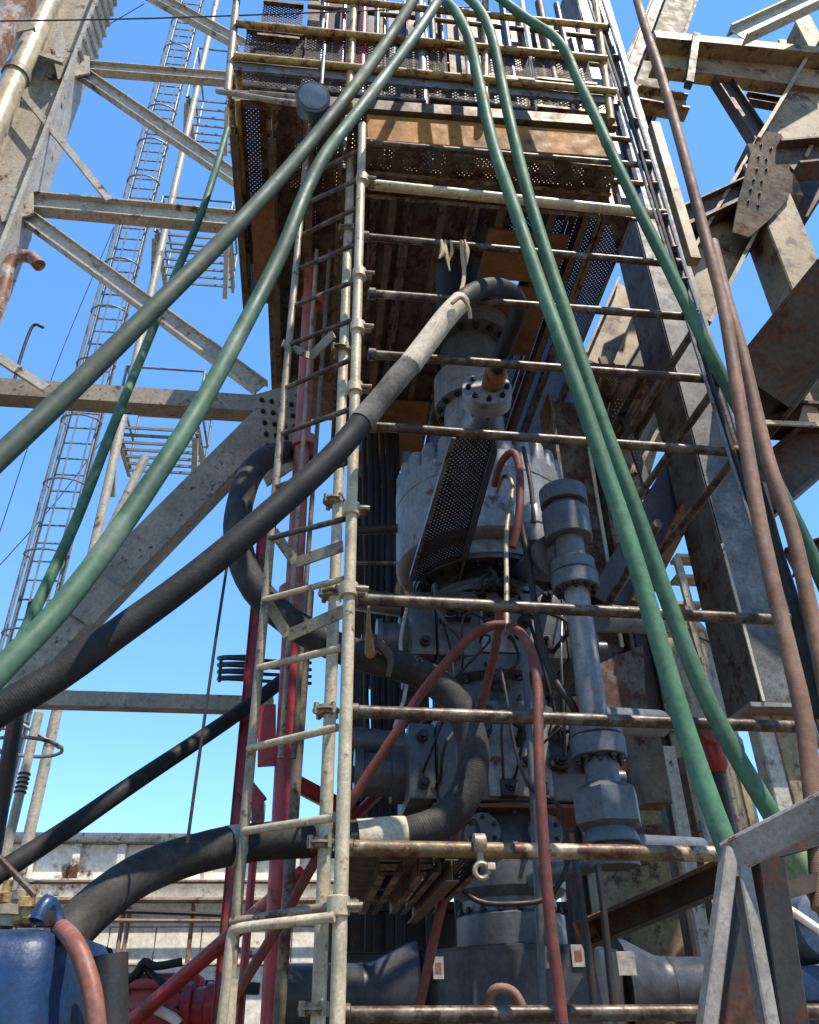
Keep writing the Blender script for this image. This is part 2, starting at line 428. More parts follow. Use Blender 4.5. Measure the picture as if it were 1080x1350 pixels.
_bolt = None
def bolt_mesh():
    global _bolt
    if _bolt is None:
        bm = lathe(Vector((0, 0, 0)), Vector((0, 0, 1)), [(1.0, 0.0), (1.0, 0.9), (0.55, 0.9), (0.55, 1.7)], 8, hint=Vector((1, 0, 0)))
        _bolt = bm_mesh('bolt', bm); _bolt.materials.append(M_BOLT)
    return _bolt
def bolts(c, d, rc, n, size, parent, ph=0.0):
    d, a, b = frame(d)
    rot = Matrix((a, b, d)).transposed().to_4x4()
    for i in range(n):
        t = 2 * math.pi * (i + ph) / n
        inst('bolt', bolt_mesh(), Matrix.Translation(c + (a * math.cos(t) + b * math.sin(t)) * rc) @ rot @ Matrix.Scale(size, 4), parent)

# ================================================================== SETTING
g = bmesh.new()
s = 600.0
vs = [g.verts.new((x * s, y * s, 0)) for x, y in ((-1, -1), (1, -1), (1, 1), (-1, 1))]
g.faces.new(vs)
o = solo('ground', g, M_GROUND, None, None, kind='structure', smooth=False)

def to_z(p0, p1, z):
    d = p1 - p0
    return p0 + d * ((z - p0.z) / d.z)
def px_rod(a, b, w, **k):
    return rod(a, b, rad(w, (a + b) / 2), **k)

# ================================================================== PLATFORM ABOVE (scaffold deck seen from below)
ZP = 7.05
uL, _, _ = uvz(at(301, 120, 3.2)); uR, _, _ = uvz(at(806, 130, 3.2))
deck = thing('scaffold_platform', 'perforated steel scaffold platform with yellow guard rails overhead, seen from below', 'platform', W((uL + uR) / 2, 4.6, ZP))
def plank_mesh(L, w=0.235, name='plank', sheet=None):
    bm = bmesh.new(); uvl = bm.loops.layers.uv.verify()
    x, t = w / 2, 0.055
    rows = [(-x + 0.03, -t), (-x, -t), (-x, 0), (x, 0), (x, -t), (x - 0.03, -t)]
    r0 = [bm.verts.new((a, 0, b)) for a, b in rows]; r1 = [bm.verts.new((a, L, b)) for a, b in rows]
    acc = 0
    for i in range(5):
        f = bm.faces.new((r0[i], r0[i + 1], r1[i + 1], r1[i]))
        f.material_index = 0 if i == 2 else 1
        for lp in f.loops: lp[uvl].uv = (lp.vert.co.x + 0.5, lp.vert.co.y)
    me = bpy.data.meshes.new(name); bm.to_mesh(me); bm.free()
    me.materials.append(sheet or M_PERF); me.materials.append(M_PERFD)
    return me
PM = {}
def plank(u, v0, v1, z, parent, name='plank', w=0.235):
    L = round(v1 - v0, 2)
    if (L, w) not in PM: PM[L, w] = plank_mesh(L, w)
    inst(name, PM[L, w], Matrix((( U.x, V.x, 0, W(u, v0, z).x), (U.y, V.y, 0, W(u, v0, z).y), (0, 0, 1, z), (0, 0, 0, 1))), parent)
def plank_u(u0, u1, v, z, parent, name='plank', w=0.235, vertical=False):
    L = round(u1 - u0, 2)
    key = (L, w, vertical)
    if key not in PM: PM[key] = plank_mesh(L, w, sheet=M_PERFV if vertical else None)
    p = W(u0, v, z)
    X = Z if vertical else -V
    Yv = U; Zv = (X.cross(Yv)).normalized()
    inst(name, PM[key], Matrix(((X.x, Yv.x, Zv.x, p.x), (X.y, Yv.y, Zv.y, p.y), (X.z, Yv.z, Zv.z, p.z), (0, 0, 0, 1))), parent)
AX = at(632, 650, 5.1)                      # preventer axis
uB, vB, _ = uvz(AX)
n = int((uR + 1.5 - uL) / 0.255)
for i in range(n + 1):
    u = uL + 0.16 + i * 0.255
    if u > uR + 1.4: break
    if u > uR + 0.45:
        plank(u, 5.6, 8.5, ZP, deck); continue
    end = 5.15 if i == 0 else 6.1 if i < 3 else 7.45 if u < uB + 0.4 else 8.5
    if abs(u - uB) < 0.42:
        plank(u, 3.75, 4.55, ZP, deck)
        plank(u, 5.75, end, ZP, deck)
    elif i in (6, 8) :
        plank(u, 3.75, 4.9, ZP, deck); plank(u, 5.6, end, ZP, deck)
    else:
        plank(u, 3.32 if i < 4 else 3.75 if u < uR else 3.95, end if u < uR else 8.5, ZP, deck)
for i, u in enumerate([uL + 0.03, uL + 0.29, uL + 0.55, uL + 0.92, uL + 1.18, uL + 1.56, uL + 2.0, uL + 2.4, uR - 0.05]):
    part('bearer', beam_I(W(u, 3.45, ZP - 0.125), W(u, 5.1 if i == 0 else 6.0 if i == 1 else 7.3, ZP - 0.125), 0.11, 0.055, U), M_BEARER, deck)
for a, b, v0, v1, dz in ((uB - 0.02, uB + 0.62, 4.02, 4.5, 0.20), (uB - 0.02, uB + 0.62, 4.56, 5.35, 0.20), (uB - 0.75, uB - 0.2, 6.1, 6.9, 0.20), (uL + 0.12, uL + 0.30, 3.9, 4.8, 0.2)):
    part('plywood_sheet', box(W((a + b) / 2, (v0 + v1) / 2, ZP - dz), b - a, v1 - v0, 0.02), M_PLY, deck)
# front edge: timber, steel planks laid across, toe board, rails, posts
t0, t1 = at(484, 172, 3.32), at(806, 196, 3.32)
part('timber', beam_box(t0, t1, 0.30, 0.06, V, bev=0.006), M_WOOD, deck)
for v in (3.42, 3.64):
    plank_u(uL + 0.9, uR, v, ZP - 0.3 if v < 3.5 else ZP - 0.26, deck)
for (x0, y0, x1, y1, w, v, mt) in ((428, -2, 800, 36, 9, 3.2, M_YEL), (311, 31, 800, 78, 10, 3.2, M_YEL), (308, 74, 812, 121, 10, 3.2, M_YEL), (300, -8, 420, -4, 9, 3.2, M_YEL)):
    a, b = at(x0, y0, v), at(x1, y1, v)
    part('guard_rail', px_rod(a, b, w), mt, deck)
a, b = at(306, 88, 3.24), at(812, 133, 3.24)
part('toe_board', beam_box(a, b, 0.10, 0.02, V), M_GALV, deck)
a, b = at(306, 124, 3.26), at(812, 160, 3.26)
part('edge_channel', beam_C(a, b, 0.11, 0.06, V), M_BEARER, deck)
for (x0, y0, x1, y1) in ((300, 122, 314, -20), (460, 138, 468, -20), (640, 150, 640, -20), (806, 160, 782, -20)):
    part('post', px_rod(at(x0, y0, 3.23), at(x1, y1, 3.23), 10), M_YEL if x0 != 300 else M_SCAF, deck)
# side edge rails, running away from the camera along the left end
for du, dz, r in ((0.0, 0.02, 0.024), (0.055, -0.06, 0.02), (0.0, 0.5, 0.024), (-0.01, 0.22, 0.024)):
    part('side_rail', rod(W(uL + du, 3.26, ZP + dz), W(uL + du, 5.15, ZP + dz), r), M_YEL, deck)
a = W(uL + 0.27, 3.5, ZP + 0.4)
# perforated wind panels standing behind the rails
for (x0, x1, y, w_) in ((322, 358, 62, 0.42), (362, 398, 66, 0.42), (402, 452, 70, 0.45), (456, 520, 74, 0.45), (524, 590, 80, 0.45), (640, 700, 88, 0.45), (704, 780, 92, 0.45),
                        (312, 420, 104, 0.35), (424, 560, 112, 0.35), (564, 700, 122, 0.35), (704, 800, 132, 0.35)):
    v = 3.75 if y < 100 else 3.55
    p0, p1 = at(x0, y, v), at(x1, y + (x1 - x0) * 0.09, v)
    u0, _, z0 = uvz(p0); u1, _, _ = uvz(p1)
    plank_u(u0, u1, v, z0, deck, name='wind_panel', w=w_, vertical=True)
# plated drill floor on girders, added overhead to darken the deck below
df = thing('added_drill_floor', 'dark plated drill floor added above the scaffold platform to shade it', 'floor', W(0.5, 7.0, ZP + 2.4))
for i in range(3):
    part('floor_plate', box(W(uL + 0.38 + i * 0.9, 6.9, ZP + 2.45), 0.89, 5.6, 0.05), M_BEARER, df)
for i in range(4):
    part('floor_girder', beam_I(W(uL + 0.1 + i * 0.83, 4.15, ZP + 2.27), W(uL + 0.1 + i * 0.83, 9.6, ZP + 2.27), 0.3, 0.16, U), M_BEARER, df)
part('edge_girder', beam_I(W(uL - 0.1, 4.1, ZP + 2.27), W(uL + 2.65, 4.1, ZP + 2.27), 0.34, 0.16, V), M_BEARER, df)
# pipes and gear standing on the platform behind the rails
gear = [(478, M_RED, 11, 'red_riser', 'red riser behind the guard rails nearest the lamp'), (497, M_BLUE, 8, 'blue_riser', 'thin blue riser behind the guard rails next to the red one'),
        (460, M_GALV, 9, 'steel_riser', 'thin bright steel riser behind the guard rails left of the red one'), (556, M_GALV, 14, 'grey_riser', 'grey riser behind the guard rails between the two hose pairs'),
        (700, M_WHITE, 7, 'white_riser', 'thin white riser behind the guard rails right of the hose bend'), (724, M_BRNST, 12, 'brown_riser', 'brown riser behind the guard rails near the right upright'),
        (572, M_IRON, 9, 'black_riser', 'black riser behind the guard rails next to the grey riser'), (672, M_BLUE, 10, 'blue_riser', 'thick blue riser behind the guard rails right of the second hose'), (748, M_SCAFD, 9, 'tube_riser', 'brown tube behind the guard rails closest to the mast leg')]
for (x, mt, w_, nm, lab) in gear:
    p = at(x, 70, 3.78)
    solo(nm, rod(Vector((p.x, p.y, ZP + 0.005)), Vector((p.x, p.y, ZP + 2.9)), rad(w_, p), 12), mt, lab, 'pipe')
dh = thing('steel_cabin', 'slatted brown and grey steel cabin front standing on the platform behind the rails', 'cabin', W(0.5, 3.95, ZP + 0.005))
u0 = uvz(at(404, 30, 3.95))[0]; u1 = uvz(at(795, 60, 3.95))[0]
NP = 15
for k in range(NP):
    uu = u0 + (u1 - u0) * (k + 0.5) / NP
    wd_ = (u1 - u0) / NP
    if k in (2, 6): wd_ *= 0.55
    pn = part('wall_panel', box(W(uu, 3.98 + 0.05 * (k % 2), ZP + 1.5), wd_ - 0.012, 0.03, 2.98), (M_PERFD, M_BEARER, M_GALV, M_DARKW, M_YELW)[(k * 3) % 5], dh)
    part('stiffener', rod(W(uu + wd_ * 0.3, 3.94, ZP + 0.02), W(uu + wd_ * 0.3, 3.94, ZP + 2.95), 0.014 + 0.006 * (k % 3), 8), (M_GALV, M_SCAFD, M_RED, M_BLUE, M_SCAFB)[(k * 2) % 5], pn)
for zz in (0.35, 0.95, 1.5, 2.1, 2.6):
    part('pipe_run', rod(W(u0, 3.9, ZP + zz), W(u1, 3.9, ZP + zz + 0.02), 0.022), M_YELW, dh)
for k in range(3):
    plank_u(uL + 0.03, uL + 0.38, 3.7 + 0.02 * k, ZP + 0.8 + 0.6 * k, dh, name='mesh_panel', w=0.4, vertical=True)

# ================================================================== SCAFFOLD TOWER WITH LADDER SIDE
VS = 3.2
fb, ft = at(445, 1340, VS), at(478, 165, VS)
base = to_z(fb, ft, 0.0)
tower = thing('scaffold_tower', 'cream steel tube scaffold with ladder side and brown cross tubes before the grey stack', 'scaffold', base)
part('standard', rod(base, ft, 0.0265, 16), M_SCAFB, tower)
q = fb + Vector((-0.426, 0.298, 0)); vq = q.dot(V)
lb, lt = at(303, 1300, vq), at(404, 205, vq)
part('standard', rod(to_z(lb, lt, 1.72), lt, 0.021, 16), M_SCAF, tower)
part('standard', rod(to_z(lb, lt, 0.0), to_z(lb, lt, 1.80), 0.030, 16), M_SCAFB, tower)
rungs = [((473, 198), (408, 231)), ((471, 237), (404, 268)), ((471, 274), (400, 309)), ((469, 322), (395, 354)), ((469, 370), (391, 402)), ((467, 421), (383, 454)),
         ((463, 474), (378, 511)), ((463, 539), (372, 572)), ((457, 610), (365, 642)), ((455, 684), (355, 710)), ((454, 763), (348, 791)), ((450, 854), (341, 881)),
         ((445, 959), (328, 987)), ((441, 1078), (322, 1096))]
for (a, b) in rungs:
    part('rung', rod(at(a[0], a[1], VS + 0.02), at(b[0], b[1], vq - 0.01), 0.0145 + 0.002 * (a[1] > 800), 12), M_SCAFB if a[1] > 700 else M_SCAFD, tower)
# flat brackets and bent guard at the foot of the ladder
for (a, b, c) in (((440, 440), (410, 470), (372, 452)), ((452, 720), (390, 742), (360, 700)), ((455, 805), (380, 838), (350, 790))):
    pa, pb, pc = at(a[0], a[1], 3.45), at(b[0], b[1], 3.6), at(c[0], c[1], vq)
    part('bracket', beam_box(pa, pb, 0.06, 0.012, V), M_SCAF, tower)
    part('bracket', beam_box(pb, pc, 0.05, 0.012, V), M_SCAF, tower)
gd = [at(441, 1209, 3.15), at(380, 1216, 3.2), at(316, 1224, 3.28), at(306, 1232, 3.3), at(303, 1250, 3.3), at(298, 1300, 3.3), at(290, 1370, 3.3)]
part('foot_guard', hose(gd, 0.018, 12, 0.03), M_SCAFB, tower)
part('foot_brace', rod(at(470, 1190, 3.3), at(305, 1216, 3.55), 0.018), M_SCAF, tower)
# thick ring-lock standard
vk = 3.62
kb, kt = at(420, 1335, vk), at(464, 178, vk)
part('ring_lock_standard', rod(to_z(kb, kt, 0.0), kt, 0.0285, 16), M_SCAFB, tower)
dk = (kt - kb).normalized()
for (x, y) in ((462, 205), (458, 305), (450, 462), (441, 661), (436, 783), (430, 937), (423, 1112), (414, 1330)):
    c = at(x, y, vk)
    ro_ = part('rosette', lathe(c, dk, [(0.034, -0.02), (0.042, -0.02), (0.042, -0.005), (0.062, -0.005), (0.062, 0.005), (0.042, 0.005), (0.042, 0.02), (0.034, 0.02)], 24), M_SCAF, tower)
    for k in range(4):
        t = k * math.pi / 2 + 0.6
        e = c + (U * math.cos(t) + V * math.sin(t)) * 0.055
        part('wedge', box(e, 0.018, 0.018, 0.05, rot=t), M_SCAF, ro_)
# ledgers
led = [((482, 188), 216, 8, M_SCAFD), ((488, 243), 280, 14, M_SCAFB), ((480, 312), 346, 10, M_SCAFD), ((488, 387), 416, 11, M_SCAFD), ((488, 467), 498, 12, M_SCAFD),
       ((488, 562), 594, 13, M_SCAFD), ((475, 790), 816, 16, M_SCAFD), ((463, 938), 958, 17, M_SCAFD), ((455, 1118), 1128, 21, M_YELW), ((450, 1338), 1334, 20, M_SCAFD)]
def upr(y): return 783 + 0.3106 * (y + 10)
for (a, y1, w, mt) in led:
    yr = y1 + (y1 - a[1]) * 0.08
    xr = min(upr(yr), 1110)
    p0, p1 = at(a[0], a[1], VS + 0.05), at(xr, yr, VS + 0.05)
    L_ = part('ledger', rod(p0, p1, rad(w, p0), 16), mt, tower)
    part('coupler', lathe(p0 + (p1 - p0).normalized() * 0.01, p1 - p0, [(0.028, -0.022), (0.034, -0.018), (0.034, 0.018), (0.028, 0.022)], 14), M_SCAFD, tower)
    if xr < 1090:
        part('coupler', lathe(p1, p1 - p0, [(0.03, -0.03), (0.038, -0.025), (0.038, 0.025), (0.03, 0.03)], 14), M_IRON, tower)
# clamps on the front pole
for (x, y) in ((478, 237), (474, 362), (472, 432), (468, 512), (463, 672), (460, 778), (446, 1195)):
    c = at(x, y, VS)
    cl = part('clamp', lathe(c, ft - fb, [(0.032, -0.035), (0.041, -0.03), (0.041, 0.03), (0.032, 0.035)], 16), M_SCAFB, tower)
    part('clamp_bolt', rod(c + U * 0.03 - V * 0.02, c + U * 0.085 - V * 0.02, 0.012, 8), M_SCAF, cl)
    part('clamp_lug', box(c + U * 0.05, 0.045, 0.03, 0.04), M_SCAF, cl)
# coupler block hanging on the yellow ledger
c = at(632, 1112, VS + 0.03)
cl = part('swivel_coupler', lathe(c, U, [(0.030, -0.024), (0.036, -0.02), (0.036, 0.02), (0.030, 0.024)], 14), M_SCAF, tower)
part('coupler_ring', hose([c - Z * 0.10 - V * 0.02 + (U * math.cos(t_) + Z * math.sin(t_)) * 0.026 for t_ in [2 * math.pi * i_ / 12 for i_ in range(13)]], 0.010, 8, 0.02), M_SCAF, cl)
part('coupler_nut', box(c - Z * 0.085 + U * 0.035 - V * 0.02, 0.03, 0.03, 0.025, bev=0.004), M_SCAFB, cl)
part('clamp_bolt', rod(c - Z * 0.02, c - Z * 0.075, 0.014, 8), M_SCAF, cl)
# right-hand standard and the tubes that run back from it
ub, ut = at(upr(930), 930, VS + 0.08), at(upr(-30), -30, VS + 0.08)
part('standard', rod(to_z(ub, ut, 0.0), ut, 0.026, 14), M_SCAFD, tower)
for (a, b) in (((912, 440), (822, 580)), ((940, 516), (833, 668)), ((969, 605), (858, 744)), ((868, 690), (800, 800))):
    p0 = at(a[0], a[1], VS + 0.12); p1 = atz(b[0], b[1], p0.z)
    part('transom', rod(p0, p1, 0.024), M_SCAFD, tower)
# lowest deck of the scaffold, seen from below behind the yellow ledger
pz = at(520, 1132, 3.3).z - 0.02
for i, x in enumerate((468, 520, 574)):
    u0, v0, _ = uvz(atz(x, 1135, pz))
    plank(u0 + 0.07, 3.32, 4.55, pz + 0.03, tower)
part('deck_bearer', beam_I(W(uvz(atz(600, 1135, pz))[0], 3.3, pz - 0.02), W(uvz(atz(600, 1135, pz))[0], 4.6, pz - 0.02), 0.08, 0.05, U), M_BEARER, tower)
# single perforated plank that runs back to the preventer
p0 = at(627, 578, 3.36); pz2 = p0.z
u0 = uvz(p0)[0]; v1 = uvz(atz(570, 768, pz2))[1]
stepw = 0.27
sp = thing('perforated_plank', 'perforated steel plank bridging from the cross tube back to the light grey preventer', 'plank', W(u0, 3.36, pz2))
bm = bmesh.new(); uvl = bm.loops.layers.uv.verify()
A = [at(598, 576, 3.36), at(652, 576, 3.36)]; B = [atz(541, 766, A[0].z), atz(600, 768, A[1].z)]
fs = [bm.verts.new(p) for p in (A[0], A[1], B[1], B[0])]
f = bm.faces.new(fs)
for lp, c in zip(f.loops, ((0, 0), (0.27, 0), (0.27, 1.5), (0, 1.5))): lp[uvl].uv = c
part('tread', bm, mat('perforated_step', (0.10, 0.095, 0.088), 0.5, 0.5, rust=0.4, scale=6, perf=(0.032, 0.13)), sp, smooth=False)
part('left_flange', plate([A[0] - U * 0.003, B[0] - U * 0.003, B[0] - U * 0.003 + Z * 0.06, A[0] - U * 0.003 + Z * 0.06], 0.006, U), M_BOPL, sp)
part('left_lip', plate([A[0] - Z * 0.004 - U * 0.012, B[0] - Z * 0.004 - U * 0.012, B[0] - Z * 0.004 + U * 0.012, A[0] - Z * 0.004 + U * 0.012], 0.004, -Z), M_GALV, sp)
part('right_flange', plate([A[1] + U * 0.003 - Z * 0.10, B[1] + U * 0.003 - Z * 0.10, B[1] + U * 0.003 + Z * 0.06, A[1] + U * 0.003 + Z * 0.06], 0.006, U), M_DARKW, sp)

# ================================================================== PREVENTER STACK
def BH(h, du=0.0, dv=0.0): return W(uB + du, vB + dv, 1.6 + h)
bop = thing('blowout_preventer_stack', 'tall grey stack of bolted pressure vessels and flanges behind the scaffold', 'preventer', BH(-1.6))
# bell nipple and upper flanges
uf = part('top_flange', lathe(BH(5.0), Z, [(0.26, 0.0), (0.385, 0.0), (0.385, 0.09), (0.37, 0.10), (0.385, 0.11), (0.385, 0.2), (0.26, 0.2)], 36), M_BOP, bop)
bolts(BH(5.0), -Z, 0.325, 16, 0.028, uf)
part('nipple', lathe(BH(4.55), Z, [(0.25, 0), (0.25, 0.46)], 32), M_BOP, bop)
part('bell_pipe', lathe(BH(5.2), Z, [(0.26, 0), (0.26, 1.6)], 32), M_DARKW, bop)
mf = part('spool_flange', lathe(BH(4.33), Z, [(0.24, 0.0), (0.315, 0.0), (0.315, 0.10), (0.305, 0.11), (0.315, 0.12), (0.315, 0.30), (0.29, 0.33), (0.25, 0.33)], 36), M_BOPL, bop)
bolts(BH(4.33), -Z, 0.275, 14, 0.024, mf)
part('neck', lathe(BH(3.6), Z, [(0.30, 0), (0.26, 0.12), (0.24, 0.3), (0.24, 0.74)], 32), M_BOPL, bop)
# side outlet with flange, angled up towards the camera
oc = at(642, 522, 4.32); onx = BH(4.02, 0.0, -0.15); od = (oc - onx).normalized()
od2 = (od + Z * 0.5).normalized()
ou = part('outlet', lathe(onx, od, [(0.15, 0.0), (0.15, (oc - onx).length * 0.45), (0.125, (oc - onx).length * 0.6), (0.125, (oc - onx).length)], 24), M_BOPL, bop)
fl = part('outlet_flange', lathe(oc, od2, [(0.11, -0.06), (0.175, -0.06), (0.175, 0.0), (0.168, 0.008), (0.175, 0.016), (0.175, 0.07), (0.09, 0.07)], 28), M_BOPL, bop)
bolts(oc + od2 * 0.07, od2, 0.135, 8, 0.02, fl); bolts(oc - od2 * 0.06, -od2, 0.145, 8, 0.02, fl)
part('bracket', beam_box(at(612, 585, 4.35), at(600, 640, 4.4), 0.13, 0.02, V), M_BOPL, bop)
# annular preventer
an = part('annular_preventer', lathe(BH(2.80), Z, [(0.40, -0.12), (0.52, -0.10), (0.52, 0.0), (0.60, 0.0), (0.64, 0.03), (0.64, 0.50), (0.634, 0.505), (0.634, 0.515), (0.64, 0.52), (0.64, 0.66), (0.59, 0.70), (0.585, 0.76), (0.48, 0.82), (0.30, 0.86)], 48), M_BOPL, bop)
for k in range(26):
    t = 2 * math.pi * k / 26
    p = BH(3.40, 0.575 * math.cos(t), 0.575 * math.sin(t))
    part('rib', lathe(p, Z, [(0.062, 0.0), (0.064, 0.02), (0.062, 0.20), (0.05, 0.24), (0.02, 0.26)], 12), M_BOPL, an)
# neck, rams, spools
part('lower_neck', lathe(BH(2.5), Z, [(0.42, 0.0), (0.42, 0.05), (0.34, 0.08), (0.34, 0.2)], 36), M_BOP, bop)
def ram(h0, h1, wide, left, right, lab, cl_mat):
    hm = (h0 + h1) / 2; H = h1 - h0
    r_ = part('ram_preventer', box(BH(hm), wide, 0.74, H, bev=0.03), cl_mat, bop, label=lab)
    fp = part('face_plate', box(BH(hm, 0.03, -0.385), wide * 0.42, 0.03, H * 0.92, bev=0.01), M_BOPL, r_)
    for sx, ext in ((-1, left), (1, right)):
        bx_ = part('bonnet', box(BH(hm, sx * (wide / 2 + 0.085), -0.02), 0.16, 0.66, H * 0.96, bev=0.02), cl_mat, r_)
        bolts(BH(hm + H * 0.3, sx * (wide / 2 + 0.08), -0.36), -V, 0.0, 1, 0.035, bx_)
        bolts(BH(hm - H * 0.3, sx * (wide / 2 + 0.08), -0.36), -V, 0.0, 1, 0.035, bx_)
        part('operator_cylinder', lathe(BH(hm, sx * (wide / 2 + 0.165), -0.02), U * sx, [(0.17, 0.0), (0.17, ext * 0.25), (0.13, ext * 0.27), (0.13, ext * 0.8), (0.155, ext * 0.82), (0.155, ext), (0.05, ext), (0.05, ext + 0.1)], 24), M_BOP, r_)
    return r_
r1 = ram(2.02, 2.48, 0.84, 0.2, 0.12, 'upper boxy ram block', M_BOP)
sp1 = part('spool', lathe(BH(1.62), Z, [(0.42, 0.0), (0.42, 0.1), (0.33, 0.13), (0.33, 0.27), (0.42, 0.30), (0.42, 0.40)], 36), M_BOP, bop)
bolts(BH(1.92), -Z, 0.375, 14, 0.03, sp1); bolts(BH(1.72), Z, 0.375, 14, 0.03, sp1)
r2 = ram(1.14, 1.60, 0.90, 0.3, 0.08, 'lower boxy ram block', M_BOP)
part('cone_spool', lathe(BH(0.66), Z, [(0.27, 0.0), (0.33, 0.05), (0.34, 0.16), (0.31, 0.28), (0.25, 0.42), (0.22, 0.5)], 36), M_BOP, bop)
for du_ in (0.16, -0.2):
    c = BH(0.98, du_, -0.30)
    so = part('port_flange', lathe(c, -V, [(0.06, -0.1), (0.06, 0.0), (0.10, 0.0), (0.10, 0.05), (0.05, 0.05)], 20), M_BOP, bop)
    bolts(c - V * 0.05, -V, 0.075, 6, 0.014, so)
wf = part('wellhead_flange', lathe(BH(0.415), Z, [(0.30, 0.0), (0.31, 0.01), (0.31, 0.16), (0.27, 0.18), (0.27, 0.26)], 36), M_BOP, bop)
bolts(BH(0.59), Z, 0.285, 16, 0.02, wf)
hd = bmesh.new()
prof = [(-0.34, -0.46), (0.34, -0.46), (0.58, -0.18), (0.58, 0.2), (0.34, 0.46), (-0.34, 0.46), (-0.58, 0.2), (-0.58, -0.18)]
sweep_poly(hd, prof, BH(-0.85), BH(0.40), U, V)
bmesh.ops.bevel(hd, geom=hd.edges[:], offset=0.02, segments=2, affect='EDGES')
M_HEAD = mat('dark_navy_head_paint', (0.062, 0.068, 0.078), 0.42, 0.1, scale=4, var=0.3, dirt=0.6, dirt_col=(0.03, 0.03, 0.03), streak=0.5, dust=0.35, dust_col=(0.15, 0.145, 0.13))
ch = part('casing_head', hd, M_HEAD, bop)
part('head_flange', lathe(BH(0.36), Z, [(0.40, 0.0), (0.41, 0.005), (0.41, 0.05), (0.40, 0.055)], 40), M_HEAD, bop)
part('casing', lathe(BH(-1.6), Z, [(0.33, 0.0), (0.33, 0.8)], 28), M_DARKW, bop)
for sx, ln_ in ((-1, 0.8), (1, 0.75)):
    so = part('side_outlet', lathe(BH(0.20 if sx < 0 else 0.22, sx * 0.56, -0.05), U * sx, [(0.26, 0.0), (0.24, 0.06), (0.165, 0.22), (0.155, 0.28), (0.16, 0.29), (0.155, 0.30), (0.155, ln_)], 28), M_HEAD, ch)
for (x, y, w_, h_, mt) in ((725, 1262, 16, 26, M_PLATE), (762, 1260, 17, 26, M_PLATE), (578, 1276, 14, 26, M_PLATE), (826, 1270, 24, 28, M_PLATE)):
    c = at(x, y, vB - 0.466)
    wm, hm = w_ * dep(c) / F, h_ * dep(c) / F
    np_ = part('name_plate', box(c, wm, 0.008, hm), mt, ch)
    if w_ < 20: part('plate_mark', box(c - V * 0.005, wm * 0.55, 0.004, hm * 0.45), M_PLATER, np_)

M_CHK = mat('choke_grey_paint', (0.17, 0.185, 0.20), 0.42, 0.1, scale=4, var=0.2, dirt=0.45, dirt_col=(0.06, 0.06, 0.06), streak=0.3)
# ================================================================== CHOKE LINE
vC = 4.05
def CC(y):
    x = 743 + (y - 660) * (800 - 743) / (1065 - 660)
    return at(x, y, vC)
ck = thing('choke_line', 'grey vertical choke line with bolted flanges right of the preventer stack', 'pipe', Vector((CC(1100).x, CC(1100).y, CC(1100).z)))
def cyl(name, y0, y1, w0, w1=None, mt=M_CHK, parent=None, bev=0.005):
    p0, p1 = CC(y1), CC(y0)                    # p0 lower
    r0, r1 = rad(w1 or w0, p0), rad(w0, p1)
    L = (p1 - p0).length
    return part(name, lathe(p0, p1 - p0, [(r0 - bev, 0), (r0, bev), (r1, L - bev), (r1 - bev, L)], 28), mt, parent or ck), p0, p1, r0
cyl('cap', 648, 668, 62)
cyl('collar', 668, 674, 46)
cyl('hub', 676, 712, 62)
cyl('upper_neck', 712, 742, 38)
f1, p0, p1, r0 = cyl('flange', 742, 757, 58)
f2, p0, p1, r0 = cyl('flange', 759, 778, 62)
bolts(p0, -Z, r0 * 0.78, 10, 0.017, f2)
pp, a_, b_, rr_ = cyl('riser_pipe', 778, 955, 33, 37, M_BOPL)
part('paper_label', lathe(CC(856), CC(828) - CC(856), [(rr_ * 0.985, 0), (rr_ * 0.985, (CC(828) - CC(856)).length)], 28), M_PLATE, pp)
f3, p0, p1, r0 = cyl('flange', 953, 972, 68)
f4, p0, p1, r0 = cyl('flange', 974, 1000, 72)
bolts(p0, -Z, r0 * 0.78, 10, 0.02, f4)
cyl('lower_neck', 1000, 1038, 43, 46)
p0, p1 = CC(1094), CC(1036)
r0 = rad(86, p0); L = (p1 - p0).length
part('hex_block', lathe(p0, p1 - p0, [(r0 * 0.82, 0), (r0 * 1.08, L * 0.10), (r0 * 1.08, L * 0.84), (r0 * 0.7, L)], 6, hint=(-V * 0.866 + U * 0.62)), M_CHK, ck)
cyl('base_dome', 1090, 1114, 62, 76)
e0, e1 = CC(1112), at(925, 1117, 4.35)
part('side_pipe', px_rod(e0, e1, 25, seg=20), M_CHK, ck)
part('end_cap', px_rod(e1, e1 + (e1 - e0).normalized() * 0.06, 18), M_IRON, ck)
part('lower_hub', lathe(CC(1114), Z, [(0.08, -0.10), (0.12, -0.10), (0.12, -0.03), (0.10, 0.0)], 24), M_CHK, ck)
part('tie_pipe', rod(CC(1114) - Z * 0.04, BH(CC(1114).z - 1.64), 0.055), M_CHK, ck)
# branch that ties the line to the stack
b0, b1 = at(728, 735, 4.25), at(700, 748, 4.6)
br = part('branch', lathe(at(745, 727, 4.08), b1 - b0, [(0.08, 0), (0.08, 0.12), (0.14, 0.12), (0.14, 0.2), (0.132, 0.21), (0.14, 0.22), (0.14, 0.3), (0.09, 0.3), (0.09, 0.8)], 24), M_CHK, ck)
vp = at(708, 700, 4.35)
part('valve_body', lathe(at(706, 720, 4.38), Z, [(0.085, 0), (0.085, 0.12), (0.075, 0.13), (0.085, 0.14), (0.085, 0.26), (0.06, 0.30)], 20), M_BOPL, ck)
for y, du in ((815, 0.0), (950, 0.0)):
    c = at(800 if y == 815 else 830, y, 4.3)
    part('cross_pipe', px_rod(at(790, y, 4.35), at(870, y + 4, 4.6), 36, seg=20), M_CHK, ck)

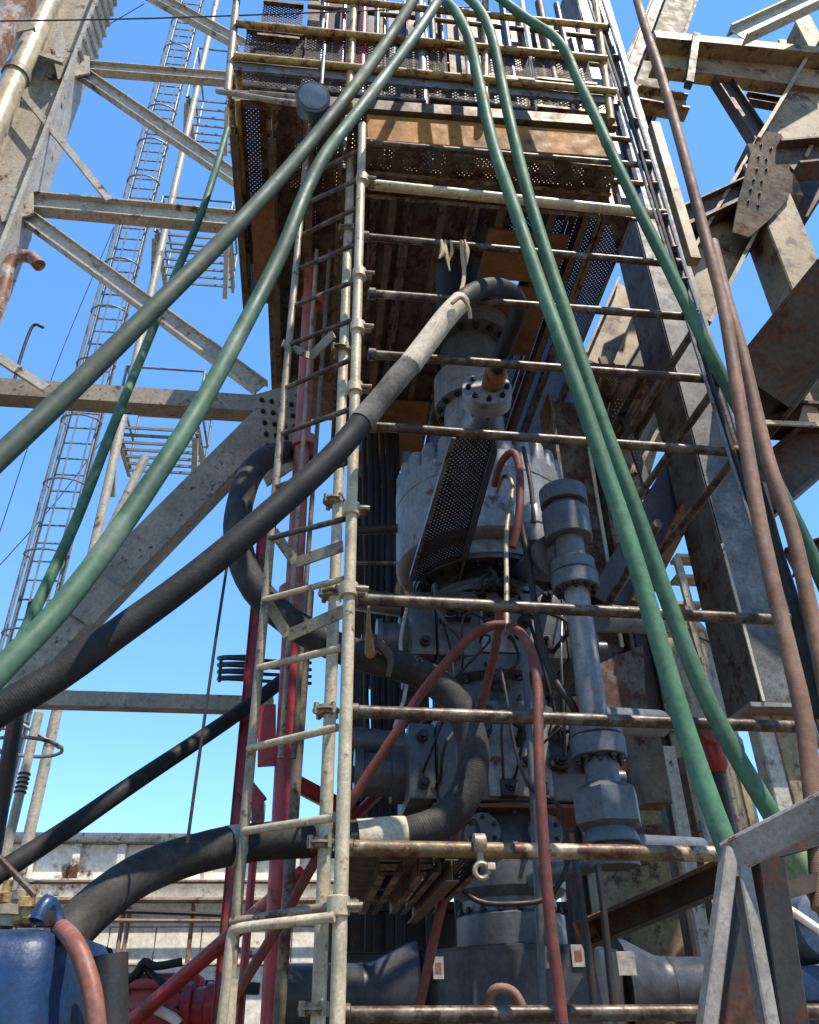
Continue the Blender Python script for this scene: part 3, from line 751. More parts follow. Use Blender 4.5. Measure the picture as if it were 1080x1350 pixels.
# ================================================================== HOSES
def hose_thing(name, rows, w, mt, label, cat='hose', group=None, seg=16, rng=None, **k):
    P_ = path(rows)
    r = w if w < 1 else rad(w, P_[len(P_) // 2])
    return solo(name, hose(P_, r, seg, **k), mt, label, cat, group)
hose_thing('green_hose', [(556, -22, 3.3), (580, -4, 3.15), (598, 12, 3.05), (608, 28, 2.98), (620, 55, 2.95), (632, 110, 2.92), (650, 190, 2.90), (675, 265, 2.88), (702, 345, 2.86), (732, 430, 2.84), (766, 525, 2.82), (800, 625, 2.80), (830, 715, 2.78), (860, 815, 2.76), (895, 935, 2.74), (930, 1040, 2.72), (965, 1135, 2.70), (1005, 1250, 2.68), (1040, 1360, 2.66)],
           0.037, M_GREEN, 'green hose running straight from the platform to the trestle, left of the right-hand pair', group=None)
hose_thing('green_hose', [(590, -24, 3.3), (614, -6, 3.15), (630, 10, 3.06), (642, 30, 3.0), (652, 62, 2.98), (668, 140, 2.98), (692, 240, 2.98), (722, 340, 2.98), (750, 425, 2.98), (790, 545, 3.0), (838, 672, 3.0), (880, 790, 3.0), (920, 895, 3.0), (963, 982, 3.0), (1008, 1058, 3.0), (1050, 1130, 3.0), (1090, 1200, 3.0), (1140, 1290, 3.0)],
           0.036, M_GREEN, 'green hose passing behind the trestle top, right of the right-hand pair')
hose_thing('green_hose', [(630, -20, 3.25), (655, -6, 3.15), (675, 10, 3.1), (700, 28, 3.04), (728, 46, 3.0), (746, 68, 2.98), (762, 105, 2.98), (788, 160, 2.98), (815, 220, 2.98), (850, 292, 3.0), (886, 362, 3.02), (920, 432, 3.04), (950, 492, 3.08), (985, 560, 3.12), (1025, 640, 3.16), (1060, 710, 3.2), (1095, 790, 3.25), (1150, 910, 3.3)],
           0.035, M_GREEN, 'green hose with a bend under the rail, crossing behind the brown hoses')
hose_thing('green_hose', [(552, -12, 3.05), (520, 40, 2.95), (478, 100, 2.88), (430, 162, 2.8), (372, 232, 2.72), (300, 310, 2.62), (200, 410, 2.5), (100, 508, 2.4), (0, 602, 2.3), (-120, 712, 2.2)],
           0.039, M_GREENL, 'dull grey-green hose crossing upper left, higher of the left pair')
hose_thing('green_hose', [(586, -12, 3.0), (552, 40, 2.9), (508, 100, 2.82), (462, 160, 2.78), (428, 205, 2.75), (402, 256, 2.72), (370, 335, 2.68), (312, 448, 2.6), (250, 558, 2.5), (170, 680, 2.4), (85, 795, 2.3), (0, 885, 2.2), (-100, 990, 2.1)],
           0.036, M_GREEND, 'darker green hose crossing left side, lower of the left pair')
hose_thing('thin_green_hose', [(300, 170, 5.2), (285, 222, 5.1), (262, 290, 5.0), (230, 365, 4.9), (195, 450, 4.8), (150, 560, 4.6), (103, 680, 4.5), (62, 770, 4.4), (25, 850, 4.3), (-10, 930, 4.2)],
           0.033, M_GREEN, 'thin green hose hanging in the sky beside the caged ladder')
# heavy black hose with canvas sleeve, from the outlet over the cross tubes to the left
kp = path([(650, 505, 4.22), (662, 465, 3.9), (678, 428, 3.68), (684, 402, 3.5), (672, 384, 3.36), (648, 378, 3.22), (620, 388, 3.08), (590, 416, 3.02), (545, 475, 3.0), (500, 528, 2.98), (440, 600, 2.95), (350, 682, 2.9), (250, 765, 2.85), (150, 838, 2.8), (80, 888, 2.76), (0, 935, 2.7), (-120, 1000, 2.65)])
kh = thing('mud_hose', 'heavy black hose with a cream canvas sleeve, arching off the outlet and sloping down left', 'hose', kp[-1])
part('hose_body', hose(kp, 0.055, 18), M_RUB, kh)
part('canvas_sleeve', hose(path([(607, 398, 3.045), (590, 416, 3.02), (567, 446, 3.01), (545, 475, 3.0), (540, 482, 3.0)]), 0.0585, 18), M_SLEEVE, kh)
part('dusty_wrap', hose(path([(541, 480, 3.0), (525, 498, 2.99), (500, 528, 2.98), (476, 557, 2.968)]), 0.0572, 18, wob=0.03), mat('dusty_grey_wrap', (0.17, 0.155, 0.13), 0.85, spec=0.1, scale=9, dirt=0.7, dirt_col=(0.05, 0.045, 0.04), dust=0.4, dust_col=(0.30, 0.27, 0.21), tone=0.9, bump=0.5), kh)
part('end_fitting', lathe(at(648, 512, 4.28), at(660, 468, 3.95) - at(648, 512, 4.28), [(0.07, 0), (0.075, 0.02), (0.075, 0.22), (0.068, 0.24)], 18), M_RUST, kh)
# big ribbed hose that loops round behind the ladder
rp = path([(402, 598, 4.9), (372, 597, 4.6), (340, 612, 4.3), (320, 650, 4.1), (313, 705, 4.0), (328, 762, 3.95), (365, 806, 3.95), (420, 842, 3.95), (480, 866, 3.95), (545, 884, 3.92), (592, 915, 3.9), (621, 968, 3.88), (621, 1028, 3.86), (592, 1076, 3.84), (540, 1100, 3.82), (460, 1106, 3.8), (360, 1108, 3.75), (280, 1120, 3.6), (195, 1148, 3.45), (135, 1188, 3.3), (85, 1240, 3.15), (40, 1320, 3.0), (10, 1420, 2.9)])
rh = thing('ribbed_hose', 'thick dusty black ribbed hose looping behind the ladder and out to lower left', 'hose', rp[-1])
part('hose_body', hose(rp, 0.078, 18, wob=0.02), M_RUBG, rh)
part('wrap', hose(path([(470, 1106, 3.8), (500, 1104, 3.81), (520, 1102, 3.815), (534, 1101, 3.82)]), 0.083, 18, wob=0.05), M_SLEEVE, rh)
for a_ in ([(300, 1116, 3.64), (306, 1115, 3.65), (314, 1114, 3.665)],):
    part('band', hose(path(a_), 0.082, 18, step=0.02), M_PLATE, rh)
hose_thing('black_pipe', [(372, 898, 5.0), (300, 950, 4.8), (180, 1030, 4.4), (90, 1092, 4.1), (0, 1150, 3.8), (-90, 1208, 3.6)], 0.044, M_RUB, 'straight black pipe sloping down to the left in front of the white shed', 'pipe')
# brown hoses on the right
hose_thing('brown_hose', [(836, -15, 3.05), (852, 40, 3.0), (872, 100, 2.96), (902, 205, 2.92), (932, 320, 2.88), (953, 400, 2.86), (970, 500, 2.84), (986, 600, 2.82), (1002, 690, 2.8), (1021, 778, 2.78), (1041, 862, 2.76), (1057, 930, 2.74), (1067, 1000, 2.73), (1076, 1090, 2.72), (1084, 1200, 2.7)],
           0.033, M_BRN, 'long brown hose hanging at the right edge, left of the brown two')
hose_thing('brown_hose', [(940, 320, 3.12), (957, 390, 3.06), (976, 455, 3.03), (994, 530, 3.02), (1011, 600, 3.0), (1029, 655, 2.98), (1046, 705, 2.97), (1061, 770, 2.96), (1073, 825, 2.95), (1088, 900, 2.93), (1112, 1040, 2.9)],
           0.034, M_BRN, 'brown hose hanging at the right edge, right of the brown two')
hose_thing('grey_hose', [(1004, 640, 3.1), (1016, 690, 3.08), (1029, 738, 3.06), (1049, 800, 3.05), (1062, 860, 3.04), (1082, 945, 3.02)], 0.026, M_RUBG, 'thin grey hose with a coupling squeezed between the two brown hoses')
# dark red hydraulic hoses in front of the stack
hose_thing('red_hose', [(664, 824, 3.36), (645, 826, 3.36), (618, 842, 3.4), (590, 872, 3.45), (555, 915, 3.55), (525, 962, 3.6), (490, 1015, 3.65), (455, 1068, 3.7), (410, 1145, 3.8), (365, 1225, 3.9), (310, 1315, 4.0), (280, 1380, 4.0)],
           0.022, M_REDH, 'dark red hose bending from the cross tube down to the left')
hose_thing('red_hose', [(672, 826, 3.32), (688, 836, 3.24), (702, 862, 3.18), (709, 905, 3.12), (710, 975, 3.08), (713, 1050, 3.05), (718, 1130, 3.05), (726, 1220, 3.05), (736, 1300, 3.05), (745, 1390, 3.05)],
           0.021, M_REDH, 'dark red hose hanging vertically in front of the grey stack')
hose_thing('red_hose', [(660, 800, 3.5), (655, 845, 3.6), (645, 890, 3.75), (632, 945, 3.9), (615, 1030, 3.95), (592, 1150, 4.0), (570, 1250, 4.05), (548, 1350, 4.1)],
           0.021, M_REDH, 'thin red hose dropping straight down behind the ribbed hose')
hose_thing('pink_hose', [(652, 640, 4.2), (660, 612, 4.05), (675, 596, 3.98), (684, 612, 3.94), (686, 650, 3.92), (683, 690, 3.92), (676, 722, 3.95)], 0.024, M_REDH, 'short faded red hose arched over the front of the light grey preventer')
hose_thing('jumper_hose', [(655, 650, 4.3), (664, 628, 4.15), (676, 640, 4.1), (668, 700, 3.9), (668, 760, 3.7), (668, 830, 3.5)], 0.013, M_SCAF, 'pale taped line hanging from the preventer to the cross tube')
hose_thing('salmon_hose', [(78, 1222, 2.62), (95, 1238, 2.5), (110, 1268, 2.46), (121, 1305, 2.44), (127, 1350, 2.43), (130, 1420, 2.42)], 0.024, mat('salmon_hose_cover', (0.32, 0.11, 0.065), 0.45, scale=5, dust=0.3, dirt=0.3), 'salmon hose curling over the blue tank corner')
for i, (rows, w, lab) in enumerate((
        ([(688, 690, 4.3), (700, 760, 4.25), (712, 840, 4.2), (728, 890, 4.15), (752, 925, 4.1), (764, 948, 4.15)], 0.022, 'oily wrapped black hose sagging between the stack and the choke line'),
        ([(688, 830, 4.3), (694, 900, 4.28), (700, 1000, 4.25), (705, 1090, 4.2), (712, 1220, 4.2), (716, 1340, 4.2)], 0.020, 'grey conduit standing just left of the vertical dark red hose'),
        ([(660, 880, 4.3), (668, 920, 4.25), (680, 990, 4.22), (700, 1040, 4.2), (735, 1060, 4.2), (748, 1110, 4.2)], 0.010, 'thin black line curving round the cone spool'),
        ([(610, 1140, 4.1), (605, 1165, 4.05), (630, 1188, 4.0), (670, 1192, 4.0), (720, 1185, 4.0), (745, 1150, 4.0), (750, 1120, 4.05)], 0.012, 'black hose slung in a loop under the yellow tube'),
        ([(752, 1100, 3.9), (764, 1170, 3.9), (775, 1250, 3.9), (786, 1345, 3.9)], 0.018, 'black hose hanging by the choke base, left of two'),
        ([(788, 1140, 3.95), (796, 1200, 3.95), (803, 1270, 3.95), (812, 1345, 3.95)], 0.017, 'black hose hanging by the choke base, right of two'),
        ([(645, 1340, 4.15), (648, 1310, 4.1), (662, 1303, 4.08), (680, 1312, 4.08), (696, 1345, 4.08)], 0.022, 'short brown hose loop on the casing head front'),
        ([(690, 590, 4.35), (700, 640, 4.32), (704, 690, 4.3)], 0.016, 'short black line above the white valve body'),
        ([(570, 1040, 4.5), (600, 1085, 4.3), (625, 1082, 4.25), (632, 1110, 4.2)], 0.012, 'black line draped on the left of the cone spool'),
        ([(540, 785, 4.75), (528, 850, 4.7), (536, 905, 4.7), (520, 960, 4.7)], 0.012, 'pale cable drooping down the left of the ram blocks'))):
    hose_thing('hydraulic_line', rows, w, M_IRON if 'black' in lab else (M_PLATE if 'pale' in lab else M_BOP if 'grey' in lab else M_BRN), lab, 'hose', seg=10)
# black cables hanging left of the preventer
for i, x in enumerate((482, 490, 497, 505, 512, 519, 526)):
    rows = [(x - 1 + random.uniform(-2, 2), 560, 6.4), (x + random.uniform(-2, 2), 660, 6.35), (x + 1 + random.uniform(-3, 3), 780, 6.3), (x + 3 + random.uniform(-3, 3), 900, 6.3), (x + 4, 1030, 6.3), (x + 5, 1200, 6.3)]
    hose_thing('hanging_cable', rows, 0.030 if i % 3 else 0.022, M_RUB, ('first', 'second', 'third', 'fourth', 'fifth', 'sixth', 'seventh')[i] + ' black cable from the left in the row hanging left of the preventer', 'cable', group='black cables hanging left of the preventer', seg=10)

# ================================================================== RED AND DARK STANDPIPES
vr = 4.55
a, b = at(360, 1335, vr), at(424, 30, vr)
red = thing('red_standpipe', 'tall red standpipe running up behind the ladder to the platform', 'pipe', to_z(a, b, 0.0))
mid1, mid2 = at(385, 830, vr), at(398, 640, vr)
part('lower_pipe', rod(to_z(a, b, 0.0), mid1, 0.058, 20), M_RED, red)
part('upper_pipe', rod(mid1, at(432, -30, vr), 0.055, 20), M_REDL, red)
part('union', lathe(at(387, 800, vr), b - a, [(0.075, -0.1), (0.11, -0.1), (0.115, 0.0), (0.095, 0.05), (0.095, 0.12), (0.075, 0.14)], 20), M_REDL, red)
for (x, y) in ((402, 585), (412, 400), (420, 260)):
    part('pipe_clamp', lathe(at(x, y, vr), b - a, [(0.07, -0.04), (0.088, -0.04), (0.088, 0.04), (0.07, 0.04)], 20), M_REDL, red)
part('bracket', beam_box(at(352, 930, vr), at(352, 1010, vr), 0.10, 0.03, V), M_RED, red)
a, b = at(375, 1250, 4.3), at(403, 860, 4.3)
solo('dark_pipe', rod(to_z(a, b, 0.0), at(408, 780, 4.3), 0.028), M_BEARER, 'dark brown pipe standing between the red standpipe and the cream ring-lock pole', 'pipe')
a, b = at(318, 1020, 5.0), at(348, 690, 5.0)
rpst = thing('red_post', 'slim red steel post with a foot plate just left of the ladder', 'post', to_z(a, b, 0.0))
part('post', beam_C(to_z(a, b, 0.0), b, 0.07, 0.04, -V), M_RED, rpst)
part('foot_bracket', beam_box(at(322, 1035, 4.95), at(342, 1060, 4.9), 0.1, 0.03, V), M_RED, rpst)
part('lug', beam_box(at(340, 1050, 4.9), at(340, 1100, 4.9), 0.07, 0.04, V), M_RED, rpst)
solo('red_brace', px_rod(at(150, 1368, 5.2), at(400, 1150, 4.7), 20), M_RED, 'red diagonal pipe rising from the red pump to the standpipe', 'pipe')
solo('red_slant_pipe', px_rod(at(445, 1100, 5.5), at(562, 985, 5.9), 14), M_RED, 'bright red pipe slanting behind the ribbed hose bend', 'pipe')
solo('red_tie', beam_box(at(385, 1030, 5.4), at(470, 1075, 5.6), 0.10, 0.05, V), M_RED, 'short red tie bar behind the cream ring-lock pole', 'bar')
for i, x in enumerate((395, 378)):
    solo('thin_conduit', px_rod(at(x + 40, 330, 4.2), at(x - 8, 1000, 4.2), 6), M_SCAF if i else M_BEARER, ('pale' if i else 'brown') + ' thin conduit running up beside the cream ring-lock pole', 'conduit')
solo('dangling_cord', hose(path([(300, 742, 3.0), (285, 840, 3.0), (268, 960, 3.0), (254, 1060, 3.0), (247, 1112, 3.0)]), 0.006, 6), M_IRON, 'thin dark cord dangling from the heavy hose over the shed', 'cord')  # dark cord hanging loose, no lamp on it

# ================================================================== LAMP, ROPE
lc = at(412, 133, 3.0)
lamp = thing('flood_lamp', 'round blue-grey floodlight on a bent tube bracket under the platform edge', 'lamp', lc)
part('housing', lathe(lc, (-V * 0.9 - Z * 0.36 + U * 0.1).normalized(), [(0.06, -0.10), (0.098, -0.085), (0.104, 0.02), (0.11, 0.02), (0.11, 0.04), (0.095, 0.042)], 24), M_LAMP, lamp)
part('lens', lathe(lc, (-V * 0.9 - Z * 0.36 + U * 0.1).normalized(), [(0.094, 0.03), (0.090, 0.048), (0.05, 0.056)], 24), M_GLASS, lamp)
part('bracket_tube', rod(at(286, 120, 3.18), at(396, 138, 3.02), 0.018), M_SCAF, lamp)
part('bracket_tube', rod(at(330, 122, 3.2), at(400, 128, 3.04), 0.016), M_SCAF, lamp)
part('hanger', rod(at(424, 112, 3.1), at(428, 60, 3.18), 0.014), M_GALV, lamp)
rope = thing('frayed_rope', 'frayed tan rope tied round the canvas sleeve and hanging from a cross tube', 'rope', at(605, 395, 3.05))
part('strand', hose(path([(606, 392, 3.0), (612, 365, 3.12), (610, 340, 3.16), (608, 318, 3.18)]), 0.012, 8), M_ROPE, rope)
part('loop', hose(path([(596, 400, 2.94), (608, 392, 2.94), (618, 405, 2.96), (620, 420, 2.99)]), 0.011, 8), M_ROPE, rope)
for i, (x0, x1, x2, ye, r_) in enumerate(((582, 584, 579, 341, 0.016), (587, 588, 593, 357, 0.013), (594, 596, 590, 349, 0.010), (613, 616, 611, 366, 0.013))):
    part('frayed_end', hose(path([(x0, 317, 3.19), (x1, 332, 3.17), (x2, ye, 3.16)]), [r_ * 0.6, r_ * 1.2, r_ * 0.35], 6), M_ROPE, rope)
part('tail', hose(path([(596, 400, 2.98), (588, 408, 3.0), (582, 420, 3.04)]), 0.010, 6), M_ROPE, rope)
rg = thing('rope_tie', 'ragged tan strip tying the ribbed hose to the cross tube', 'rope', at(487, 870, 3.8))
part('strip', hose(path([(486, 800, 3.3), (486, 830, 3.6), (488, 862, 3.85)]), [0.006, 0.014, 0.028], 8), M_ROPE, rg)
part('wrap', hose(path([(500, 850, 3.83), (515, 868, 3.82), (512, 892, 3.83)]), [0.03, 0.02, 0.012], 8), mat('oily_rag', (0.14, 0.10, 0.07), 0.9, scale=20), rg)

# ================================================================== LEFT DERRICK SIDE
VD = 6.6
der = thing('derrick_frame', 'pale grey steel derrick frame of beams and braces against the sky at left', 'derrick', at(-60, 1330, VD))
def DI(name, x0, y0, x1, y1, wpx, mt=M_DERW, fl=0.55, v=VD, v1=None, kind='I', parent=None, lab=None):
    a, b = at(x0, y0, v), at(x1, y1, v if v1 is None else v1)
    mid = (a + b) / 2
    h = wpx * dep(mid) / F
    fn = {'I': beam_I, 'C': beam_C, 'B': beam_box, 'L': beam_L}[kind]
    return part(name, fn(a, b, h, h * fl, V), mt, parent or der, lab)
# vertical leg: boxed column with a pipe up its face
lg0, lg1 = at(48, 150, VD), at(-10, 300, VD)
c_ = at(52, 150, VD)
top_ = Vector((c_.x, c_.y, 19.0)); bot_ = Vector((c_.x, c_.y, 0.0))
lgo = part('leg', beam_I(bot_, top_, 0.62, 0.50, V, tf=0.05, tw=0.04), M_DERW, der)
part('leg_pipe', rod(bot_ - U * 0.20 - V * 0.42, top_ - U * 0.20 - V * 0.42, 0.14, 18), M_SCAFB, der)
part('pipe_band', lathe(Vector((c_.x, c_.y, at(30, 140, VD).z)) - U * 0.20 - V * 0.42, Z, [(0.14, -0.05), (0.165, -0.05), (0.165, 0.05), (0.14, 0.05)], 18), M_DERG, der)
for k in range(9):
    zz = 12.9 + k * 0.30
    part('leg_bar', rod(Vector((c_.x, c_.y, zz)) + U * 0.32 - V * 0.25, Vector((c_.x, c_.y, zz + 0.12)) + U * 0.32 + V * 0.25, 0.035, 8), M_DERW, lgo)
DI('horizontal_beam', 92, 88, 345, 108, 20)
DI('horizontal_beam', 18, 266, 345, 296, 31)
DI('horizontal_beam', -60, 513, 352, 540, 27, M_DERG, fl=0.95, kind='B')
DI('horizontal_beam', 40, 922, 360, 931, 20, M_DERG, fl=1.0, kind='B')
DI('brace', 92, 86, 318, 240, 19)
DI('brace', 16, 272, 345, 512, 22)
DI('brace', 190, -12, 320, 60, 18)
DI('long_brace', 352, 560, -60, 980, 47, M_DERG, fl=0.7, kind='B')
DI('splice_plate', 148, 768, 102, 815, 44, M_DERG, fl=0.06, v=VD - 0.15, kind='B')
DI('strut', 0, 92, 140, 264, 9, kind='L', v=VD - 0.2)
DI('strut', -30, 46, 82, 82, 9, kind='L', v=VD - 0.3)
DI('strut', 62, -20, 82, 76, 14, kind='C', v=VD - 0.3)
DI('strut', -40, 452, 56, 514, 12, kind='L', v=VD - 0.3)
# gusset with bolt rows where the beams meet
gp = [at(x, y, VD - 0.12) for x, y in ((336, 520), (392, 505), (412, 600), (352, 640), (330, 590))]
gs = part('gusset', plate(gp, 0.03, V), M_DERG, der)
for i in range(6):
    for j in range(4):
        p = at(345 + j * 13 + i * 2.0, 528 + i * 15 + j * 2, VD - 0.125)
        inst('bolt', bolt_mesh(), Matrix.Translation(p) @ Matrix((U, Z, -V)).transposed().to_4x4() @ Matrix.Scale(0.024, 4), gs)
for (px_, py_, dx, dy) in ((92, 84, 26, 20), (18, 266, 26, 26)):
    q4 = [at(px_ + a_ * dx, py_ + b_ * dy, VD - 0.1) for a_, b_ in ((-1, -1), (1, -0.5), (1, 0.6), (-0.6, 1))]
    part('gusset', plate(q4, 0.025, V), M_DERW, der)
rs = thing('rusty_strut', 'orange rusty square tube crossing the top left corner', 'beam', at(-40, 120, 5.6))
part('tube', beam_box(at(58, -40, 5.6), at(-30, 100, 5.6), 0.24, 0.2, V), mat('rust_streaked_white', (0.55, 0.48, 0.40), 0.6, scale=3, rust=0.9, rust_col=(0.50, 0.20, 0.05)), rs)
part('grating', beam_C(at(-20, -20, 5.6), at(30, 40, 5.6), 0.3, 0.05, V), M_DERG, rs)

# ------------------------------------------------------------------ caged ladder far left
VL = 10.6
def caged(name, lab, xl, yl, xr, yr_, z0, z1):
    pl, pr = at(xl, yl, VL), at(xr, yr_, VL)
    wdt = abs((pr - pl).dot(U))
    c = (pl + pr) / 2
    u, v, _ = uvz(c)
    t = thing(name, lab, 'ladder', W(u, v, 0))
    for s_ in (-1, 1):
        part('stile', rod(W(u + s_ * 0.23, v, z0), W(u + s_ * 0.23, v, z1), 0.032, 8), M_CAGE, t)
    zz = z0 + 0.15
    rung = bm_mesh('rung', rod(-U * 0.23, U * 0.23, 0.016, 6)); rung.materials.append(M_CAGE)
    while zz < z1:
        inst('rung', rung, Matrix.Translation(W(u, v, zz)), t); zz += 0.30
    ring = [W(0.30 * math.cos(q_), -0.08 - 0.20 * math.sin(q_), 0) for q_ in [math.pi * i / 10 for i in range(11)]]
    ring = [W(0.23, 0, 0)] + ring + [W(-0.23, 0, 0)]
    hoop = bm_mesh('hoop', hose(ring, 0.018, 6, 0.2)); hoop.materials.append(M_CAGE)
    zz = max(z0, 2.6)
    while zz < z1:
        inst('hoop', hoop, Matrix.Translation(W(u, v, zz)), t); zz += 1.20
    for q_ in (0.0, 0.25, 0.5, 0.75, 1.0):
        a_ = math.pi * q_
        p = W(u + 0.30 * math.cos(a_), v - 0.08 - 0.20 * math.sin(a_), 0)
        part('cage_bar', rod(p + Z * max(z0, 2.6), p + Z * z1, 0.014, 6), M_CAGE, t)
    return t, u, v
cl_, uc, vc_ = caged('caged_ladder', 'tall grey caged ladder climbing the sky behind the left derrick frame', 104, 491, 150, 491, 0.0, 26.0)
part('ladder_post', rod(W(uc + 0.55, vc_ + 0.1, 0), W(uc + 0.55, vc_ + 0.1, 26), 0.07, 12), M_DERW, cl_)
# landings beside the ladder
def landing(lab, x0, x1, yd, yt):
    """x0..x1 front edge, yd deck, yt top rail (pixels)."""
    a, b = at(x0, yd, VL + 0.2), at(x1, yd + (x1 - x0) * 0.05, VL + 0.2)
    u0, v0, z0 = uvz(a); u1 = uvz(b)[0]
    zt = uvz(at(x0, yt, VL + 0.2))[2]
    t = thing('ladder_landing', lab, 'landing', a, 'grating landings beside the caged ladder')
    wd = u1 - u0
    for i in range(7):
        part('grating_bar', box(W((u0 + u1) / 2, v0 + 0.05 + i * 0.2, z0), wd, 0.03, 0.05), M_CAGE, t)
    for u in (u0, u1):
        part('side_beam', beam_C(W(u, v0, z0), W(u, v0 + 1.35, z0), 0.16, 0.06, U), M_DERW, t)
        part('knee_brace', beam_box(W(u, v0 + 0.1, z0 - 0.1), W(u, v0 + 0.75, z0 - 0.9), 0.09, 0.09, U), M_DERW, t)
        for dv in (0.0, 1.3):
            part('post', rod(W(u, v0 + dv, z0), W(u, v0 + dv, zt), 0.025, 8), M_CAGE, t)
    for f_ in (0.5, 1.0):
        zz = z0 + (zt - z0) * f_
        for (p, q_) in ((W(u0, v0, zz), W(u1, v0, zz)), (W(u0, v0, zz), W(u0, v0 + 1.3, zz)), (W(u1, v0, zz), W(u1, v0 + 1.3, zz)), (W(u0, v0 + 1.3, zz), W(u1, v0 + 1.3, zz))):
            part('rail', rod(p, q_, 0.022, 8), M_CAGE, t)
landing('grating landing with rails beside the ladder, topmost under the platform corner', 246, 300, 128, 62)
landing('grating landing with rails beside the ladder, middle one at the second derrick beam', 204, 300, 305, 258)
landing('grating landing with rails beside the ladder, lowest one at the third derrick beam', 150, 258, 560, 482)
# prop under the lowest landing, grey mast pole, small cage
solo('landing_prop', px_rod(at(192, 602, VL + 0.4), at(145, 700, VL + 0.4), 12), M_DERW, 'slanting grey prop under the lowest landing', 'prop')
pl_ = at(30, 1030, 9.0)
mp = thing('marker_pole', 'slim white pole with dark bands and a hoop at the left edge', 'pole', Vector((pl_.x, pl_.y, 0)))
part('pole', rod(Vector((pl_.x, pl_.y, 0)), Vector((pl_.x, pl_.y, at(46, 940, 9.0).z)), 0.05, 12), M_DERW, mp)
for k in range(5):
    zz = at(33, 1022 + k * 6, 9.0).z
    part('band', lathe(Vector((pl_.x, pl_.y, zz)), Z, [(0.0605, 0), (0.063, 0.0), (0.063, 0.02), (0.0605, 0.02)], 12), M_IRON, mp)
hc = at(36, 985, 9.0)
part('hoop', hose([hc + U * 0.35 * math.cos(q_) + V * 0.35 * math.sin(q_) for q_ in [2 * math.pi * i / 12 for i in range(13)]], 0.02, 6), M_CAGE, mp)
part('hoop_arm', rod(hc + Z * 0.35 - U * 0.3, hc + U * 0.33, 0.02, 8), M_CAGE, mp)
a, b = at(22, 940, 7.5), at(-2, 1080, 7.5)
solo('dark_post', rod(to_z(a, b, 0), to_z(a, b, 5.2), 0.07), M_DARKW, 'dark post at the left edge beside the white banded pole', 'post')
cg = thing('cage_basket', 'dark rail basket sticking out behind the slim red post', 'railing', at(345, 900, 9.0))
for k, y in enumerate((868, 877, 886, 895)):
    part('bar', hose(path([(410, y + 6, 9.6), (350, y + 3, 9.2), (300, y, 9.0), (289, y + 1, 9.2), (294, y - 2, 9.5), (340, y - 3, 9.9)]), 0.022, 6, 0.1), M_IRON, cg)
for x in (292, 345, 400):
    part('upright', rod(at(x, 866, 9.05), at(x - 3, 899, 9.05), 0.02, 6), M_IRON, cg)
# wires
for i, (rows, lab) in enumerate(((([(-20, 28, 3.6), (200, 24, 3.55), (480, 14, 3.4), (640, 8, 3.4)]), 'taut wire stretched across the top of the picture'),
                           (([(190, 5, 8.0), (60, 80, 8.0), (-20, 120, 8.0)]), 'thin wire crossing the left derrick leg'),
                           (([(150, 300, 12.0), (75, 480, 12.0), (0, 700, 12.0), (-30, 790, 12.0)]), 'thin sagging wire left of the caged ladder'),
                           (([(150, 560, 11.5), (75, 660, 11.5), (0, 745, 11.5)]), 'thin wire slanting down to the left edge below the ladder landing'))):
    hose_thing('wire', rows, 0.008 if i else 0.006, M_IRON, lab, 'wire', seg=6, step=0.5)
# two gooseneck pipes poking into the sky at the left edge
hose_thing('gooseneck_pipe', [(-20, 440, 6.0), (0, 395, 6.0), (12, 350, 6.0), (26, 338, 6.0), (42, 340, 6.0), (52, 350, 6.0)], 0.065, mat('rusty_white_pipe', (0.5, 0.42, 0.33), 0.6, scale=4, rust=0.8, rust_col=(0.36, 0.13, 0.05)), 'rusty gooseneck pipe at the left edge', 'pipe')
hose_thing('gooseneck_vent', [(15, 520, 9.0), (24, 482, 9.0), (38, 440, 9.0), (46, 428, 9.0), (57, 432, 9.0)], 0.022, M_IRON, 'thin dark hooked vent pipe standing above the third derrick beam', 'pipe')

# ================================================================== RIGHT SIDE: COLUMN AND SUBSTRUCTURE
VG = 4.9
colm = thing('mast_leg', 'broad grey speckled steel mast leg leaning at right behind the scaffold', 'column', at(1000, 930, VG))
tp, bt = at(752, -40, VG), at(1008, 925, VG)
wpx_f = 62.0
dcol = (bt - tp).normalized()
side = (U - dcol * U.dot(dcol)).normalized()
backn = dcol.cross(side)
if backn.dot(V) < 0: backn = -backn
wf_ = 0.42; dp_ = 0.50
bm = bmesh.new()
def loop4(p): return [p, p + side * wf_, p + side * wf_ + backn * dp_, p + backn * dp_]
r0 = [bm.verts.new(q_) for q_ in loop4(tp)]
# foot cut back at a slant
lb4 = loop4(bt)
lb4[3] = lb4[3] - dcol * 0.05
r1 = [bm.verts.new(q_) for q_ in lb4]
fc = []
for i in range(4):
    fc.append(bm.faces.new((r0[i], r0[(i + 1) % 4], r1[(i + 1) % 4], r1[i])))
bm.faces.new(r0[::-1]); bm.faces.new(r1)
cshaft = part('shaft', bm, M_COLG, colm, smooth=False)
part('shade_side_sheet', plate([q_ - side * 0.012 for q_ in (tp + backn * 0.01, bt + backn * 0.01 - dcol * 0.12, bt + backn * 0.09 + dcol * 0.02, bt + backn * dp_ + dcol * 0.0, tp + backn * dp_)], 0.008, side), M_COLD, colm)  # sheet over the side face that carries its shade tone
part('pale_strip', beam_box(bt - dcol * 1.2 - side * 0.008 - backn * 0.005, bt - side * 0.008 - backn * 0.005, 0.02, 0.014, V), M_SCAFB, colm)  # painted sliver of sunlight down the leg's edge, not a steel strip
part('foot_plate', plate([bt - side * 0.1 + dcol * 0.003, bt + side * (wf_ + 0.05) + dcol * 0.003, bt + side * (wf_ + 0.05) + backn * dp_ + dcol * 0.003, bt - side * 0.1 + backn * dp_ + dcol * 0.003], 0.03, dcol), M_TREST, colm)
